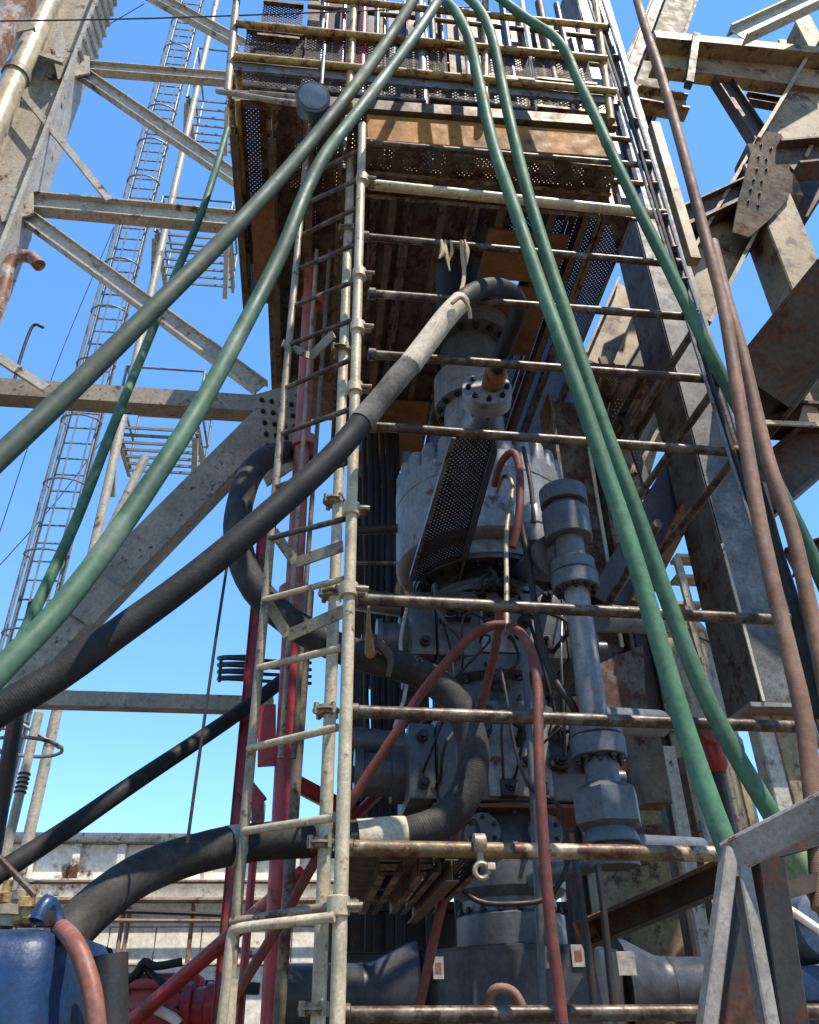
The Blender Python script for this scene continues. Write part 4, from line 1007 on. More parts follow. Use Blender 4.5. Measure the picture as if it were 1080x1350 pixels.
for k in range(4):
    p = bt - dcol * (0.12 + 0.16 * k) + side * (wf_ - 0.06)
    inst('bolt', bolt_mesh(), Matrix.Translation(p) @ Matrix((side, dcol, -backn)).transposed().to_4x4() @ Matrix.Scale(0.022, 4), cshaft)
# cream post under the leg
for (x0, y0, y1, w_, d_, mt, lab) in ((1022, 938, 1330, 0.17, 0.17, M_CREAM, 'cream box post under the grey mast leg, right of two'), (1000, 942, 1330, 0.14, 0.14, M_DERW, 'pale post under the grey mast leg, left of two')):
    p = at(x0, y0, VG + 0.25); 
    solo('support_post', beam_box(Vector((p.x, p.y, 0)), p, w_, d_, V, bev=0.008), mt, lab, 'post')
solo('cream_stanchion', beam_box(at(862, 166, 3.9), at(915, 345, 3.9), 0.085, 0.085, V, bev=0.005), M_CREAM, 'cream stanchion with a flat cap beside the cable-tied upright', 'post')
# cable bundle tied to the right-hand upright
cb = thing('cable_bundle', 'bundle of thin grey cables tied along the right scaffold upright', 'cable', at(upr(930), 930, 3.2))
for k, dx in enumerate((-10, -5, 8)):
    rows = [(upr(y) + dx + random.uniform(-1.5, 1.5), y, VS + 0.02) for y in (-30, 60, 150, 240, 330, 420, 520, 620, 720, 830, 930, 1020)]
    part('cable', hose(path(rows), (0.010, 0.013, 0.011)[k], 8), (M_GALV, M_IRON, M_CAGE)[k], cb)
for y in range(-5, 470, 42):
    c = at(upr(y) - 1, y, VS + 0.05)
    part('tie', lathe(c, ub - ut, [(0.040, -0.004), (0.046, -0.004), (0.046, 0.004), (0.040, 0.004), (0.040, -0.004)], 12), M_GALV, cb)

# derrick members on the right
rd = thing('derrick_frame', 'cream and brown weathered derrick frame with a bolted node at upper right', 'derrick', at(1000, 1330, 6.2))
VR = 6.2
def RI(name, x0, y0, x1, y1, w, mt, v=VR, v1=None, kind='I', fl=0.6): return DI(name, x0, y0, x1, y1, w, mt, fl, v, v1, kind, rd)
RI('horizontal_beam', 858, 74, 1110, 108, 46, M_CREAM, v=6.0, kind='C', fl=0.35)
RI('beam_flange', 860, 56, 1110, 80, 16, M_CREAM, v=5.9, kind='B', fl=1.4)
RI('brace', 905, -40, 800, 230, 62, mat('grimy_tan_paint', (0.24, 0.17, 0.09), 0.7, scale=2.5, rust=0.5, dirt=0.6, dirt_col=(0.10, 0.07, 0.04), spots=0.4, spot_scale=10), v=6.5)
RI('brace_rib', 882, -40, 790, 200, 16, M_BRNST, v=6.3, kind='I')
RI('under_beam', 840, 130, 905, 142, 34, M_CREAM, v=6.2, kind='I')
RI('rail', 1100, -14, 972, 46, 26, M_DERW, v=5.4, kind='I')
p = at(1048, 40, 6.9)
part('rear_column', beam_I(Vector((p.x, p.y, 0)), Vector((p.x, p.y, 17)), 0.5, 0.35, U), M_CREAM, rd)
RI('strut', 950, 105, 1008, 195, 26, M_BRNST, v=6.1, kind='I')
RI('diagonal', 1120, 36, 1020, 215, 62, M_CREAM, v=6.1, kind='I', fl=0.7)
RI('diagonal', 1018, 205, 895, 430, 62, M_CREAM, v=6.2, kind='I', fl=0.8)
RI('tie_beam', 870, 312, 985, 325, 26, M_BRNST, v=6.4, kind='I')
RI('upper_beam', 985, 130, 1110, 152, 18, M_BRNST, v=6.6, kind='I')
RI('side_brace', 1110, 100, 1060, 190, 30, M_BRNST, v=6.5, kind='I')
RI('diagonal', 1000, 245, 850, 315, 32, M_BRNST, v=6.0, kind='I', fl=0.7)
RI('beam_end', 1035, 212, 1120, 204, 50, M_BRNST, v=5.9, kind='I')
p = at(1018, 300, 6.15)
part('node_column', beam_box(Vector((p.x, p.y, 0)), Vector((p.x, p.y, at(1010, 240, 6.15).z)), 0.50, 0.46, V, bev=0.015), M_CREAM, rd)
RI('diagonal', 1040, 290, 1120, 165, 40, M_BRNST, v=6.4, kind='I')
gp = [at(x, y, 5.88) for x, y in ((992, 196), (1008, 172), (1030, 176), (1042, 200), (1040, 262), (1016, 288), (988, 312), (966, 306), (974, 262))]
M_NODE = mat('grimy_node', (0.19, 0.145, 0.095), 0.85, scale=5, spec=0.1, rust=0.3, dirt=0.8, spots=0.8, spot_scale=9, bump=0.8)
gs = part('node_box', box(at(1012, 240, 6.12), 0.52, 0.42, 1.05, bev=0.05), M_NODE, rd)
part('node_cheek', plate(gp, 0.03, V), M_NODE, rd)
for i in range(6):
    for j in range(2):
        p = at(1003 - i * 3 + j * 12 + random.uniform(-2, 2), 192 + i * 15 + j * 3 + random.uniform(-2, 2), 5.875)
        inst('bolt', bolt_mesh(), Matrix.Translation(p) @ Matrix((U, Z, -V)).transposed().to_4x4() @ Matrix.Scale(0.019, 4), gs)
cpt = at(917, 75, 5.8)
part('beam_clamp', beam_box(at(917, 48, 5.78), at(908, 112, 5.78), 0.1, 0.12, V), M_BRNST, rd)
RI('lit_brace', 830, 380, 788, 480, 40, M_CREAM, v=6.6)
RI('lit_brace', 880, 470, 800, 620, 70, M_CREAM, v=6.8)
RI('angle_brace', 790, 470, 850, 640, 10, M_BRNST, v=6.3, kind='L')
RI('angle_brace', 880, 410, 770, 600, 22, M_BRNST, v=6.1, kind='I')
RI('lit_brace', 850, 560, 800, 720, 48, M_CREAM, v=7.2, kind='B')
RI('lit_brace', 850, 400, 745, 640, 60, M_CREAM, v=7.6, kind='B')
RI('lit_brace', 900, 520, 780, 690, 26, M_CREAM, v=7.4, kind='I')
# big dark box beam reaching towards the camera at right
bb = thing('box_beam', 'big dark brown box beam reaching in from the right edge', 'beam', at(1000, 520, 4.4))
a, b = at(1120, 370, 3.9), at(1003, 512, 4.6)
part('web', beam_box(a, b, 0.52, 0.03, V), M_BRNST, bb)
d_, aa, bb_ = frame(b - a, V)
lowd = bb_ if bb_.z < 0 else -bb_
part('bottom_flange', plate([a + lowd * 0.262 - V * 0.02, b + lowd * 0.262 - V * 0.02, b + lowd * 0.262 + V * 0.55, a + lowd * 0.262 + V * 0.55], 0.03, lowd), M_BRNST, bb)
part('top_flange', plate([a - lowd * 0.262 - V * 0.02, b - lowd * 0.262 - V * 0.02, b - lowd * 0.262 + V * 0.55, a - lowd * 0.262 + V * 0.55], 0.03, -lowd), M_BRNST, bb)
part('back_web', beam_box(a + V * 0.53, b + V * 0.53, 0.52, 0.03, V), M_BRNST, bb)
sh = thing('steel_shelf', 'brown steel shelf bracket with a pale edge behind the brown hoses', 'bracket', at(1060, 570, 5.0))
part('shelf', box(at(1062, 556, 5.0), 0.7, 0.5, 0.03), M_BRNST, sh)
part('pale_edge', beam_L(at(1000, 558, 4.74), at(1090, 562, 4.74), 0.04, 0.02, V), M_SCAFB, sh)
part('stiffener', plate([at(1052, 558, 4.78), at(1066, 512, 4.78), at(1085, 556, 4.78)], 0.02, V), M_CREAM, sh)
part('gusset_web', beam_I(at(1110, 560, 5.1), at(990, 662, 5.3), 0.42, 0.3, V), M_BRNST, sh)
solo('brown_girder', beam_I(at(1120, 718, 5.4), at(1040, 742, 5.6), 0.2, 0.2, V), M_BRNST, 'short brown girder end at the right edge under the sky gap', 'beam')
# rusty column behind the choke line
p = at(770, 700, 6.0)
rc = thing('rusty_column', 'rusty mottled steel column hanging behind the choke line', 'column', Vector((p.x, p.y, at(810, 945, 6.0).z)))
M_RCOL = mat('mottled_rusty_steel', (0.20, 0.155, 0.115), 0.7, scale=5, rust=0.8, spots=0.6, spot_scale=35, dust=0.3)
part('shaft', beam_I(Vector((p.x, p.y, at(810, 945, 6.0).z)), Vector((p.x, p.y, ZP - 0.18)), 0.42, 0.34, V), M_RCOL, rc)
part('pale_strip', beam_box(Vector((p.x, p.y, 4.2)) + U * 0.10 - V * 0.18, Vector((p.x, p.y, at(750, 575, 6.0).z)) + U * 0.10 - V * 0.18, 0.03, 0.02, V), M_SCAFB, rc)
part('lower_plate', plate([at(x, y, 5.7) for x, y in ((790, 875), (848, 850), (852, 935), (800, 945))], 0.03, V), M_RCOL, rc)
tn = solo('blue_grey_girder', beam_box(at(905, 610, 5.5), at(795, 800, 5.9), 0.30, 0.25, V), mat('blue_grey_steel', (0.06, 0.065, 0.09), 0.5, scale=4, dirt=0.4, rust=0.3), 'dark blue-grey girder slanting behind the mast leg', 'beam')
sg = solo('rust_girder', beam_box(at(912, 660, 5.35), at(838, 800, 5.6), 0.12, 0.22, V), M_RUST, 'rust orange girder edge slanting behind the mast leg', 'beam')

# ================================================================== BOTTOM RIGHT: TRESTLE AND GIRDER
tr = thing('steel_trestle', 'weathered grey steel trestle with splayed legs in the lower right corner', 'trestle', at(985, 1345, 2.3))
hp_ = at(968, 1132, 2.3)
a, b = at(966, 1128, 2.3), at(1130, 1046, 2.02)
part('top_beam', beam_box(a, b, 0.085, 0.09, V, bev=0.006), M_TREST, tr)
for (x0, y0, x1, y1, v0, v1, mt) in ((962, 1122, 926, 1400, 2.27, 2.2, M_TREST), (976, 1140, 1022, 1400, 2.27, 2.2, M_TREST), (992, 1140, 968, 1400, 2.55, 2.55, M_DARKW), (1012, 1130, 1050, 1400, 2.5, 2.55, M_DARKW)):
    p0 = at(x0, y0, v0); p1 = to_z(p0, at(x1, y1, v1), 0.02)
    part('leg', beam_box(p0, p1, 0.036 if mt is M_TREST else 0.085, 0.05, V, bev=0.004), mt, tr)
part('gusset', plate([at(x, y, 2.245) for x, y in ((962, 1120), (985, 1110), (988, 1142), (974, 1156), (962, 1148))], 0.008, V), M_TREST, tr)
part('rear_beam', beam_box(at(966, 1128, 2.74), at(1130, 1085, 2.7), 0.08, 0.07, V), M_DARKW, tr)
part('cross_bar', beam_box(at(974, 1132, 2.3), at(974, 1128, 2.74), 0.06, 0.06, Z), M_DARKW, tr)
part('spreader', beam_box(at(1000, 1185, 2.72), at(1120, 1150, 2.7), 0.05, 0.05, V), M_BRNST, tr)
gi = thing('brown_girder', 'dark brown I girder sloping up behind the trestle', 'beam', at(870, 1210, 3.9))
a, b = at(785, 1226, 4.5), at(985, 1140, 3.55)
part('web', beam_I(a, b, 0.13, 0.24, V, tf=0.018, tw=0.016), M_BRNST, gi)
part('end_plate', beam_box(a, a + (b - a).normalized() * 0.02, 0.14, 0.25, V), M_RUST, gi)
# green couplings and blue pump bits by the right edge
solo('green_sleeve', hose(path([(1030, 1098, 2.94), (1050, 1130, 2.93), (1066, 1158, 2.93)]), 0.050, 14), mat('pale_green_wrap', (0.30, 0.42, 0.22), 0.6, scale=8), 'pale green worn wrap on the right green hose past the trestle', 'sleeve')
bpmp = thing('blue_pump', 'blue pump skid with white pipe in the lower right corner', 'pump', at(1070, 1345, 4.2))
part('body', lathe(at(1066, 1225, 4.2), V, [(0.10, -0.2), (0.15, -0.18), (0.15, 0.15), (0.08, 0.2)], 20), mat('pale_blue_paint', (0.16, 0.22, 0.31), 0.5, scale=8, dirt=0.4), bpmp)
part('skid', box(at(1070, 1300, 4.3), 0.55, 0.5, 0.14, bev=0.01), M_BLUE, bpmp)
part('column', box(at(1070, 1330, 4.3), 0.3, 0.3, 0.3), M_DARKW, bpmp)
part('white_pipe', rod(at(1042, 1200, 4.0), at(1100, 1240, 4.0), 0.02), M_WHITE, bpmp)

# ================================================================== BOTTOM LEFT: BLUE TANK, RED PUMP
VT = 2.45
tk = thing('blue_tank', 'scuffed blue steel tank in the lower left corner', 'tank', at(30, 1345, VT))
bm = bmesh.new()
tl, tr_ = at(-160, 1222, VT), at(72, 1219, VT)
zt_ = tl.z
depth = V * 0.50 + U * 0.10
ctop = [tl, tr_, tr_ + depth, tl + depth]
cbot = [at(-160, 1560, VT - 0.06), at(44, 1560, VT - 0.06)]
cbot = [to_z(tl, cbot[0], 0.02), to_z(tr_, at(60, 1400, VT - 0.03), 0.02)]
cbot = [cbot[0], cbot[1], cbot[1] + depth * 1.0, cbot[0] + depth * 1.0]
def rloop(cs, rc, inset, dz):
    cen = sum(cs, Vector()) / 4
    out = []
    for k in range(4):
        p, a_, b_ = cs[k], cs[k - 1], cs[(k + 1) % 4]
        da, db = (a_ - p).normalized(), (b_ - p).normalized()
        q0, q1, q2 = p + da * rc, p + (da + db) * rc * 0.29, p + db * rc
        for q_ in (q0, (q0 + q1) / 2 - (da + db) * rc * 0.03, q1, (q1 + q2) / 2 - (da + db) * rc * 0.03, q2):
            d_ = cen - q_; d_.z = 0
            out.append(bm.verts.new(q_ + d_.normalized() * inset + Z * dz))
    return out
levels = [rloop(cbot, 0.07, 0.0, 0.0)]
for ins, dz in ((0.0, -0.16), (0.004, -0.10), (0.02, -0.045), (0.05, -0.012), (0.10, 0.0)):
    levels.append(rloop(ctop, 0.07, ins, dz))
for a_, b_ in zip(levels[:-1], levels[1:]):
    for k in range(20): bm.faces.new((a_[k], a_[(k + 1) % 20], b_[(k + 1) % 20], b_[k]))
bm.faces.new(levels[0][::-1]); bm.faces.new(levels[-1])
tb = part('body', bm, M_BLUE, tk)
part('side_pipe', rod(tr_ + U * 0.09 + depth * 0.3 - Z * 0.06, to_z(tr_, at(60, 1400, VT), 0.05) + U * 0.13 + depth * 0.3, 0.05, 14), M_IRON, tk)
lv = at(62, 1200, VT + 0.1)
part('valve_lug', lathe(at(58, 1222, VT + 0.12), Z, [(0.022, 0), (0.026, 0.015), (0.026, 0.035), (0.014, 0.04), (0.014, 0.06)], 10), M_IRON, tk)
part('lever', rod(at(46, 1180, VT + 0.08), at(-2, 1130, VT + 0.05), 0.009, 8), M_SCAFD, tk)
part('pipe_elbow', hose(path([(48, 1215, VT + 0.1), (62, 1190, VT + 0.12), (72, 1205, VT + 0.15), (80, 1230, VT + 0.15)]), 0.022, 10), M_BLUE, tk)
vt = thing('brass_valve_cluster', 'cluster of yellow and brass valves behind the blue tank rim', 'valve', at(20, 1212, 2.8))
for i, (x, y, w_) in enumerate(((6, 1186, 0.02), (26, 1182, 0.018), (38, 1192, 0.024), (12, 1202, 0.03))):
    c = at(x, y, 2.8)
    part('valve', lathe(c, Z, [(w_, -0.04), (w_, -0.01), (w_ * 1.5, -0.01), (w_ * 1.5, 0.015), (w_ * 0.7, 0.02), (w_ * 0.7, 0.05)], 12), M_SCAF if i % 2 else M_YEL, vt)
part('manifold', rod(at(-30, 1208, 2.8), at(46, 1212, 2.8), 0.022), M_YEL, vt)
part('manifold_leg', rod(at(10, 1212, 2.85), Vector((at(10, 1212, 2.85).x, at(10, 1212, 2.85).y, 0)), 0.02), M_IRON, vt)
# red pump
rpz = at(215, 1330, 5.6)
pu = thing('red_pump', 'red pump with flanged outlet and black cables on top, behind the blue tank', 'pump', Vector((rpz.x, rpz.y, 0)))
part('body', box(at(190, 1338, 5.7), 0.62, 0.5, 0.40, bev=0.03), M_RED, pu)
part('lid', box(at(176, 1300, 5.6), 0.5, 0.4, 0.05, bev=0.01), M_RED, pu)
fo = part('outlet_drum', lathe(at(240, 1328, 5.35), U, [(0.07, 0), (0.12, 0), (0.12, 0.05), (0.09, 0.06), (0.10, 0.12), (0.12, 0.13), (0.12, 0.18), (0.06, 0.18)], 20), M_RED, pu)
bolts(at(240, 1328, 5.35), -U, 0.10, 8, 0.012, fo)
part('base', box(Vector((rpz.x, rpz.y, 0.55)), 0.8, 0.5, 1.1, bev=0.02), M_DARKW, pu)
part('rib', beam_box(at(150, 1325, 5.3), at(215, 1325, 5.3), 0.03, 0.03, V), M_REDL, pu)
part('cable', hose(path([(150, 1305, 5.4), (178, 1285, 5.4), (190, 1268, 5.4), (205, 1274, 5.4), (240, 1268, 5.4)]), 0.022, 8), M_RUB, pu)
part('cable', hose(path([(160, 1310, 5.42), (188, 1278, 5.42), (200, 1285, 5.42), (220, 1300, 5.4)]), 0.02, 8), M_RUB, pu)
part('link', hose(path([(205, 1330, 5.2), (228, 1342, 5.2), (236, 1350, 5.2)]), 0.025, 8), M_WHITE, pu)
bk = thing('black_motor', 'black rounded motor housing standing under the ribbed hose', 'motor', at(132, 1330, 4.4))
part('cap', lathe(at(133, 1262, 4.4), Z, [(0.05, -0.08), (0.06, -0.05), (0.06, 0.0), (0.045, 0.035), (0.01, 0.045)], 16), M_RUB, bk)
part('housing', lathe(at(135, 1345, 4.4), Z, [(0.09, -1.2), (0.09, 0.12), (0.08, 0.2), (0.05, 0.24)], 16), M_IRON, bk)
solo('grey_girder', beam_box(at(215, 1298, 6.2), at(340, 1304, 6.4), 0.07, 0.1, V), M_IRON, 'dark grey rail in front of the white shed behind the red pump', 'rail')

# ================================================================== BACKGROUND: WHITE SHED AND STRUCTURE
VW = 15.0
shed = thing('white_shed', 'long white clad shed with ribs and a pale roof cap behind the pumps', 'building', at(150, 1345, VW))
a = at(-320, 1100, VW); b = at(560, 1100, VW)
ua, _, za = uvz(a); ub_, _, zb = uvz(b)
zc_ = (za + zb) / 2
zt1 = uvz(at(150, 1113, VW))[2]; zb1 = uvz(at(150, 1160, VW))[2]; zb2 = uvz(at(150, 1186, VW))[2]; zb3 = uvz(at(150, 1222, VW))[2]
part('roof_cap', box(W((ua + ub_) / 2, VW + 2.0, (zc_ + zt1) / 2), ub_ - ua, 4.3, zc_ - zt1, bev=0.02), M_GALV, shed)
part('core', box(W((ua + ub_) / 2, VW + 2.05, zt1 / 2 - 0.02), ub_ - ua - 0.05, 3.9, zt1 - 0.05), M_WHITE, shed)
pw = 0.72
u = ua; k = 0
while u < ub_ - pw:
    part('wall_panel', box(W(u + pw / 2, VW + 0.05, (zt1 + zb1) / 2), pw - 0.03, 0.06, zt1 - zb1 - 0.01), M_WHITE, shed)
    part('rib', box(W(u, VW - 0.02, (zt1 + zb1) / 2), 0.12, 0.12, zt1 - zb1 - 0.012, bev=0.01), M_WHITE, shed)
    part('lower_panel', box(W(u + pw / 2, VW + 0.05, zb3 / 2), pw - 0.02, 0.05, zb3 - 0.02), M_WHITE, shed)
    u += pw
part('waist_beam', beam_C(W(ua, VW - 0.02, (zb1 + zb2) / 2), W(ub_, VW - 0.02, (zb1 + zb2) / 2), zb1 - zb2 - 0.01, 0.14, -V), M_WHITE, shed)
part('recess', box(W((ua + ub_) / 2, VW + 0.06, (zb2 + zb3) / 2), ub_ - ua, 0.05, zb2 - zb3 - 0.01), M_WHITE, shed)
for i, (y, w_, mt, lab) in enumerate(((1163, 0.03, M_BEARER, 'brown pipe along the top of the shed waist beam'), (1187, 0.05, M_SHEDP, 'rusty pipe running along the white shed below its waist beam'), (1204, 0.035, M_IRON, 'black cable strung along the white shed'), (1214, 0.03, M_SHEDP, 'thin rusty pipe along the shed, lowest of the level pipes'), (1272, 0.025, M_SHEDP, 'thin rusty rail across the lower shed panels'))):
    rows = [(-60 + j * 90, y + 1.5 * math.sin(j * 1.3 + i) * (2 if i == 2 else 0.2), VW - 0.35) for j in range(7)]
    hose_thing('shed_pipe', rows, w_, mt, lab, 'pipe', seg=8, step=0.6)
for i, (x, y0) in enumerate(((164, 1196), (172, 1196), (256, 1190))):
    p = at(x, y0, VW - 0.25)
    solo('shed_downpipe', rod(Vector((p.x, p.y, 0)), p, 0.035, 10), M_SHEDP, ('left one of the paired rusty downpipes', 'right one of the paired rusty downpipes', 'single rusty downpipe nearest the ladder')[i] + ' on the white shed', 'pipe')
# things glimpsed through the stack, low and to the right
def post_row(items):
    for (x, y0, y1, v, w_, mt, lab) in items:
        p0, p1 = at(x, y0, v), at(x, y1, v)
        u_, v_, z_ = uvz(p0)
        h = w_ * dep(p0) / F
        solo('far_post', beam_box(Vector((p0.x, p0.y, 0)), p0, h, h * 0.6, V, bev=h * 0.05), mt, lab, 'post')
post_row([(880, 985, 0, 8.0, 16, M_DERW, 'pale far post left of the right-hand green pair'),
          (897, 1000, 0, 8.4, 8, M_BRNST, 'slim brown far post just behind the left green hose'),
          (917, 1010, 0, 8.2, 12, M_DERW, 'pale far post between the right-hand green pair'),
          (936, 960, 0, 8.6, 16, M_BEARER, 'dark red-brown far post between the right-hand green pair'),
          (955, 985, 0, 9.0, 10, M_CREAM, 'slim cream far post right of the dark red-brown post'),
          (972, 1000, 0, 8.8, 9, M_CREAM, 'slimmest cream far post left of the mast leg foot'),
])
tnk = thing('cream_tank', 'sunlit cream tank with brown bands behind the mast leg', 'tank', at(905, 1000, 11.0))
a = at(905, 1330, 11.0)
part('shell', lathe(Vector((a.x, a.y, 0)), Z, [(1.3, 0), (1.3, at(905, 850, 11).z - 0.3), (1.2, at(905, 850, 11).z - 0.05), (0.3, at(905, 850, 11).z)], 32), M_CREAM, tnk)
for y in (880, 1000, 1120):
    part('band', lathe(Vector((a.x, a.y, at(905, y, 11).z)), Z, [(1.3, -0.05), (1.33, -0.05), (1.33, 0.05), (1.3, 0.05)], 32), M_BEARER, tnk)
fs = thing('cream_stairway', 'cream steel stair frame glimpsed behind the mast leg', 'frame', at(885, 900, 7.5))
part('stringer', beam_box(at(892, 735, 7.5), at(918, 830, 7.5), 0.08, 0.05, V), M_SCAFB, fs)
part('stringer', beam_box(at(905, 800, 7.5), at(925, 870, 7.5), 0.06, 0.05, V), M_SCAF, fs)
for y in (738, 765, 800, 832):
    part('tread', box(at(905, y, 7.6), 0.3, 0.2, 0.04), M_SCAFB, fs)
part('leg', rod(at(925, 868, 7.5), Vector((at(925, 868, 7.5).x, at(925, 868, 7.5).y, 0)), 0.04), M_SCAF, fs)
rv = thing('red_valve', 'dark red valve with round hub behind the green hoses', 'valve', at(935, 960, 6.0))
part('body', lathe(at(938, 985, 6.0), Z, [(0.07, -0.2), (0.10, -0.15), (0.10, 0.15), (0.07, 0.2)], 18), M_RED, rv)
part('hub', lathe(at(935, 967, 5.9), -V, [(0.08, -0.1), (0.08, 0.05), (0.04, 0.06)], 18), M_REDL, rv)
part('stem', rod(Vector((at(938, 985, 6.0).x, at(938, 985, 6.0).y, 0)), at(938, 985, 6.0), 0.05), M_DARKW, rv)
fs2 = thing('far_shed', 'sunlit cream cabin behind the casing head on the right', 'building', at(860, 1345, 12.0))
a, b = at(800, 1150, 12.0), at(940, 1150, 12.0)
u0, _, z0 = uvz(a); u1, _, _ = uvz(b)
part('walls', box(W((u0 + u1) / 2, 13.2, z0 / 2), u1 - u0, 2.4, z0), M_WHITE, fs2)
part('roof', box(W((u0 + u1) / 2, 13.2, z0 + 0.06), u1 - u0 + 0.2, 2.6, 0.12), M_GALV, fs2)
for k in range(4):
    part('corner_post', box(W(u0 + (u1 - u0) * (k + 0.4) / 4, 11.97, z0 / 2), 0.12, 0.1, z0 - 0.01), M_CREAM, fs2)
wb = thing('white_box', 'small white box glimpsed at the foot of the slim red post', 'box', at(342, 1068, 6.5))  # small plain white case on a red stand
part('case', box(at(338, 1070, 6.5), 0.13, 0.1, 0.12, bev=0.01), M_WHITE, wb)
part('stand', rod(at(338, 1082, 6.5), Vector((at(338, 1082, 6.5).x, at(338, 1082, 6.5).y, 0)), 0.03), M_RED, wb)
# dark equipment behind the stack
eq = thing('accumulator_rack', 'dark steel rack with red bottles glimpsed low behind the ribbed hose', 'rack', at(530, 1345, 8.2))
a, b = at(452, 1048, 8.2), at(600, 1050, 8.2)
u0, _, z0 = uvz(a); u1, _, _ = uvz(b)
for zz in (z0, z0 - 0.7, z0 - 1.4):
    part('shelf_rail', beam_C(W(u0, 8.2, zz), W(u1, 8.2, zz), 0.09, 0.05, -V), M_IRON, eq)
for k in range(5):
    uu = u0 + (u1 - u0) * k / 4
    part('upright', beam_C(W(uu, 8.25, 0), W(uu, 8.25, z0 + 0.45), 0.08, 0.05, -V), M_IRON, eq)
for k in range(6):
    uu = u0 + (u1 - u0) * (k + 0.5) / 6
    part('bottle', lathe(W(uu, 8.5, z0 - 0.65), Z, [(0.08, 0), (0.09, 0.03), (0.09, 0.75), (0.03, 0.87), (0.03, 0.92)], 14), M_RED if k in (3, 4) else M_IRON, eq)
dk_ = thing('dark_fill_tank', 'dark steel tank added to fill the shade behind the lower stack', 'tank', at(560, 1345, 9.5))  # added as dark fill, standing in for shade behind the stack
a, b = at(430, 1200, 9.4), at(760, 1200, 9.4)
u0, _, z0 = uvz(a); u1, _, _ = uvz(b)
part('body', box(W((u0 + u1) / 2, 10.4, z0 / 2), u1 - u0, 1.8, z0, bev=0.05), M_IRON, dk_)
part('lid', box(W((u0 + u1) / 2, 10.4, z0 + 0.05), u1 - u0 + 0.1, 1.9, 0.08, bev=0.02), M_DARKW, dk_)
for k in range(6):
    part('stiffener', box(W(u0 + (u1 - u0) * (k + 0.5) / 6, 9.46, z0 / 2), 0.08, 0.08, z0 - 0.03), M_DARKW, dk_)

# ------------------------------------------------------------------ dark plates added as backing, standing in for the darkness behind the stack
sw = thing('dark_backing_wall', 'added dark steel backing wall behind the grey stack', 'wall', at(660, 1345, 8.9))
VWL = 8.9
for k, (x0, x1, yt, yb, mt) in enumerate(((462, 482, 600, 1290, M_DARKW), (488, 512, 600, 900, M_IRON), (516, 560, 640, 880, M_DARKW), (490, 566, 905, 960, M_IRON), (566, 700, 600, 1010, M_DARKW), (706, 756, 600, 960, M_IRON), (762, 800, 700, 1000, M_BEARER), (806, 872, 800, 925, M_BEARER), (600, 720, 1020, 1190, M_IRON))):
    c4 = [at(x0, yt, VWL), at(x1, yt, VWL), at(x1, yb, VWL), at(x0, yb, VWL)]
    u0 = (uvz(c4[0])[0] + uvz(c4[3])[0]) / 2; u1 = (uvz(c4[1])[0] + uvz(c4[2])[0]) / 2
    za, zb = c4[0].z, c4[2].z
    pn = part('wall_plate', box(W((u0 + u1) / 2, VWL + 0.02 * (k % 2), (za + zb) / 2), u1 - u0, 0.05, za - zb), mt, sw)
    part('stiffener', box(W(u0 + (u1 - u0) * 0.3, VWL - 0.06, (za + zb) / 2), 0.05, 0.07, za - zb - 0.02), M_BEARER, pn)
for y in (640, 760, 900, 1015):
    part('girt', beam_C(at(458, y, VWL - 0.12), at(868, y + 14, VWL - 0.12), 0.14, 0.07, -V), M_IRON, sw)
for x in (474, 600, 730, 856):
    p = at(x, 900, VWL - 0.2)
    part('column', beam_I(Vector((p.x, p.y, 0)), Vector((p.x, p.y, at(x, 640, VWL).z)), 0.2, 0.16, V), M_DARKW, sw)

# ------------------------------------------------------------------ small valves and fittings on the ram fronts
for i, (x, y, v, lab) in enumerate(((632, 778, 4.62, 'black valve block on the upper ram face, left of three'), (652, 772, 4.62, 'black valve block on the upper ram face, middle of three'), (676, 780, 4.6, 'black valve block on the upper ram face, right of three'),
                                    (690, 822, 4.55, 'black fitting hanging under the upper ram face'), (640, 962, 4.62, 'black fitting on the lower ram face beside the ribbed hose'), (690, 968, 4.6, 'black fitting on the lower ram face behind the dark red hose'), (580, 930, 4.68, 'black fitting left above the lower ram'), (662, 905, 4.6, 'black fitting between the two ram blocks'))):
    c = at(x, y, v)
    t = thing('valve_fitting', lab, 'fitting', c, 'black fittings on the ram fronts')
    part('body', lathe(c, (-V + U * random.uniform(-0.5, 0.5) + Z * random.uniform(-0.5, 0.5)), [(0.03, -0.22), (0.03, 0.0), (0.042, 0.0), (0.042, 0.03), (0.028, 0.03), (0.028, 0.07)], 10), M_IRON, t)
    part('elbow', hose([c - V * 0.03, c - V * 0.06 + Z * 0.05 + U * random.uniform(-0.04, 0.04), c - V * 0.02 + Z * 0.12 + U * random.uniform(-0.1, 0.1), c + V * 0.1 + Z * 0.18 + U * random.uniform(-0.1, 0.1)], 0.014, 8, 0.03), M_IRON, t)

solo('hanging_box', box(at(852, 1010, 6.2), 0.22, 0.25, 0.62, bev=0.01), M_BEARER, 'dark brown steel box behind the lower choke flange', 'box')

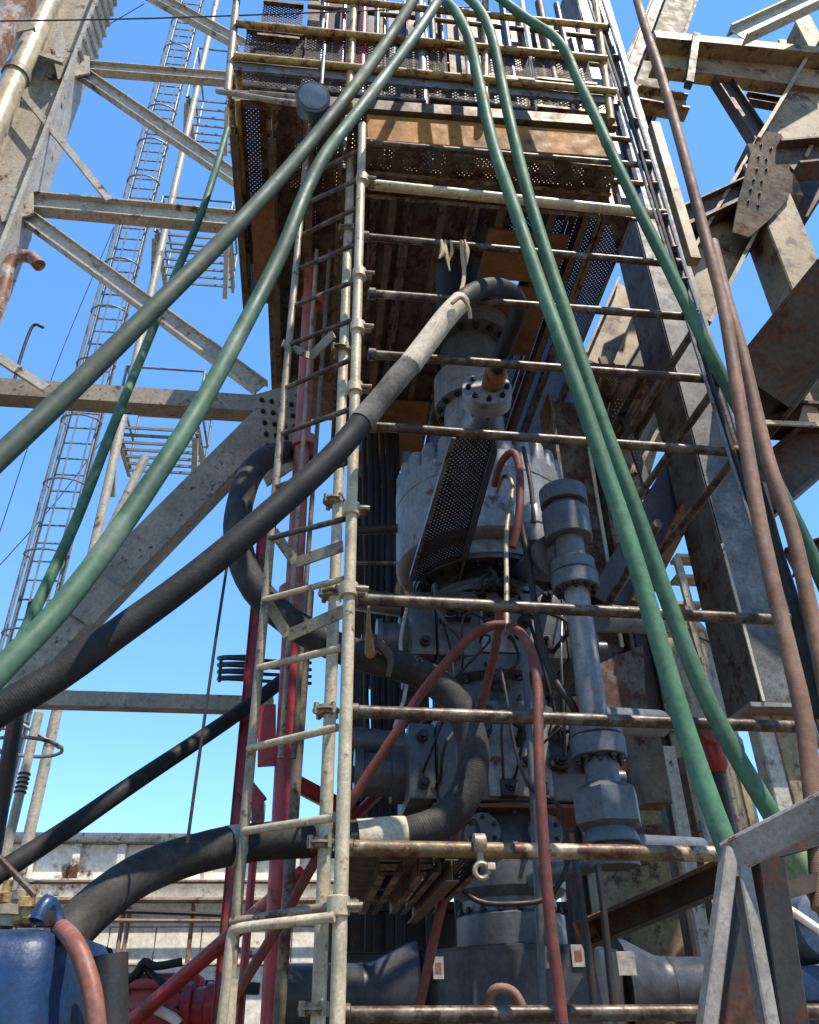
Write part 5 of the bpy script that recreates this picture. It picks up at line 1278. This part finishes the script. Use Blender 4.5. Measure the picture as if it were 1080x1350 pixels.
# ------------------------------------------------------------------ control lines, studs and small bodies on the stack
rnd = random.Random(21)
for k in range(15):
    h0 = rnd.choice((2.45, 2.3, 2.2, 2.1, 1.58, 1.5)); du = rnd.uniform(-0.45, 0.5)
    h1 = h0 - (rnd.uniform(0.1, 0.3) if h0 < 1.7 else rnd.choice((rnd.uniform(0.1, 0.35), h0 - rnd.uniform(1.25, 1.55)))); d1 = du + rnd.uniform(-0.25, 0.25)
    pts = [BH(h0, du, -0.30), BH(h0 + 0.03, du, -0.44), BH((h0 + h1) / 2 + rnd.uniform(-0.1, 0.15), (du + d1) / 2 + rnd.uniform(-0.12, 0.12), -0.50 - rnd.uniform(0, 0.14)), BH(h1 - 0.02, d1, -0.45), BH(h1, d1, -0.28)]
    part('control_line', hose(pts, rnd.choice((0.008, 0.011, 0.014)), 8, 0.05), rnd.choice((M_IRON, M_RUB, M_IRON, M_BOP, M_RUBG)), bop)
for k in range(14):
    h0 = rnd.choice((2.42, 2.28, 2.1, 1.52, 1.35, 1.2)); du = rnd.uniform(-0.42, 0.5)
    c = BH(h0, du, -0.40)
    fb_ = part('fitting_block', box(c, rnd.uniform(0.05, 0.10), 0.09, rnd.uniform(0.05, 0.10), bev=0.008), rnd.choice((M_IRON, M_BOP, M_DARKW)), bop)
    part('fitting_nut', lathe(c - V * 0.045, -V, [(0.026, 0), (0.026, 0.03), (0.014, 0.03), (0.014, 0.06)], 6), M_BOLT, fb_)
for h_, rc_, nn, sz, dn in ((2.55, 0.38, 16, 0.026, 1), (2.5, 0.385, 16, 0.026, -1), (1.14, 0.30, 12, 0.026, -1), (2.68, 0.46, 20, 0.026, -1)):
    fg = part('stud_ring', lathe(BH(h_ - (0.0 if dn > 0 else 0.0)), Z * dn, [(rc_ - 0.05, -0.02), (rc_ + 0.045, -0.02), (rc_ + 0.045, 0.012), (rc_ - 0.05, 0.012)], 32), M_BOP, bop)
    bolts(BH(h_ + 0.012 * dn), Z * dn, rc_, nn, sz, fg)
# side bodies left of the rams and the bar between them
for (x0, y0, x1, y1, w_, mt) in ((470, 790, 535, 800, 30, M_BOP), (468, 700, 535, 696, 12, M_IRON), (466, 975, 545, 985, 34, M_BOP), (470, 742, 535, 742, 5, M_SCAFD)):
    part('side_body', px_rod(at(x0, y0, 5.2), at(x1, y1, 5.05), w_, seg=18), mt, bop)
part('underside_plate', box(BH(1.12, 0.0, 0.0), 0.95, 0.70, 0.02), mat('red_brown_underside', (0.20, 0.075, 0.045), 0.7, scale=6, dirt=0.5), bop)
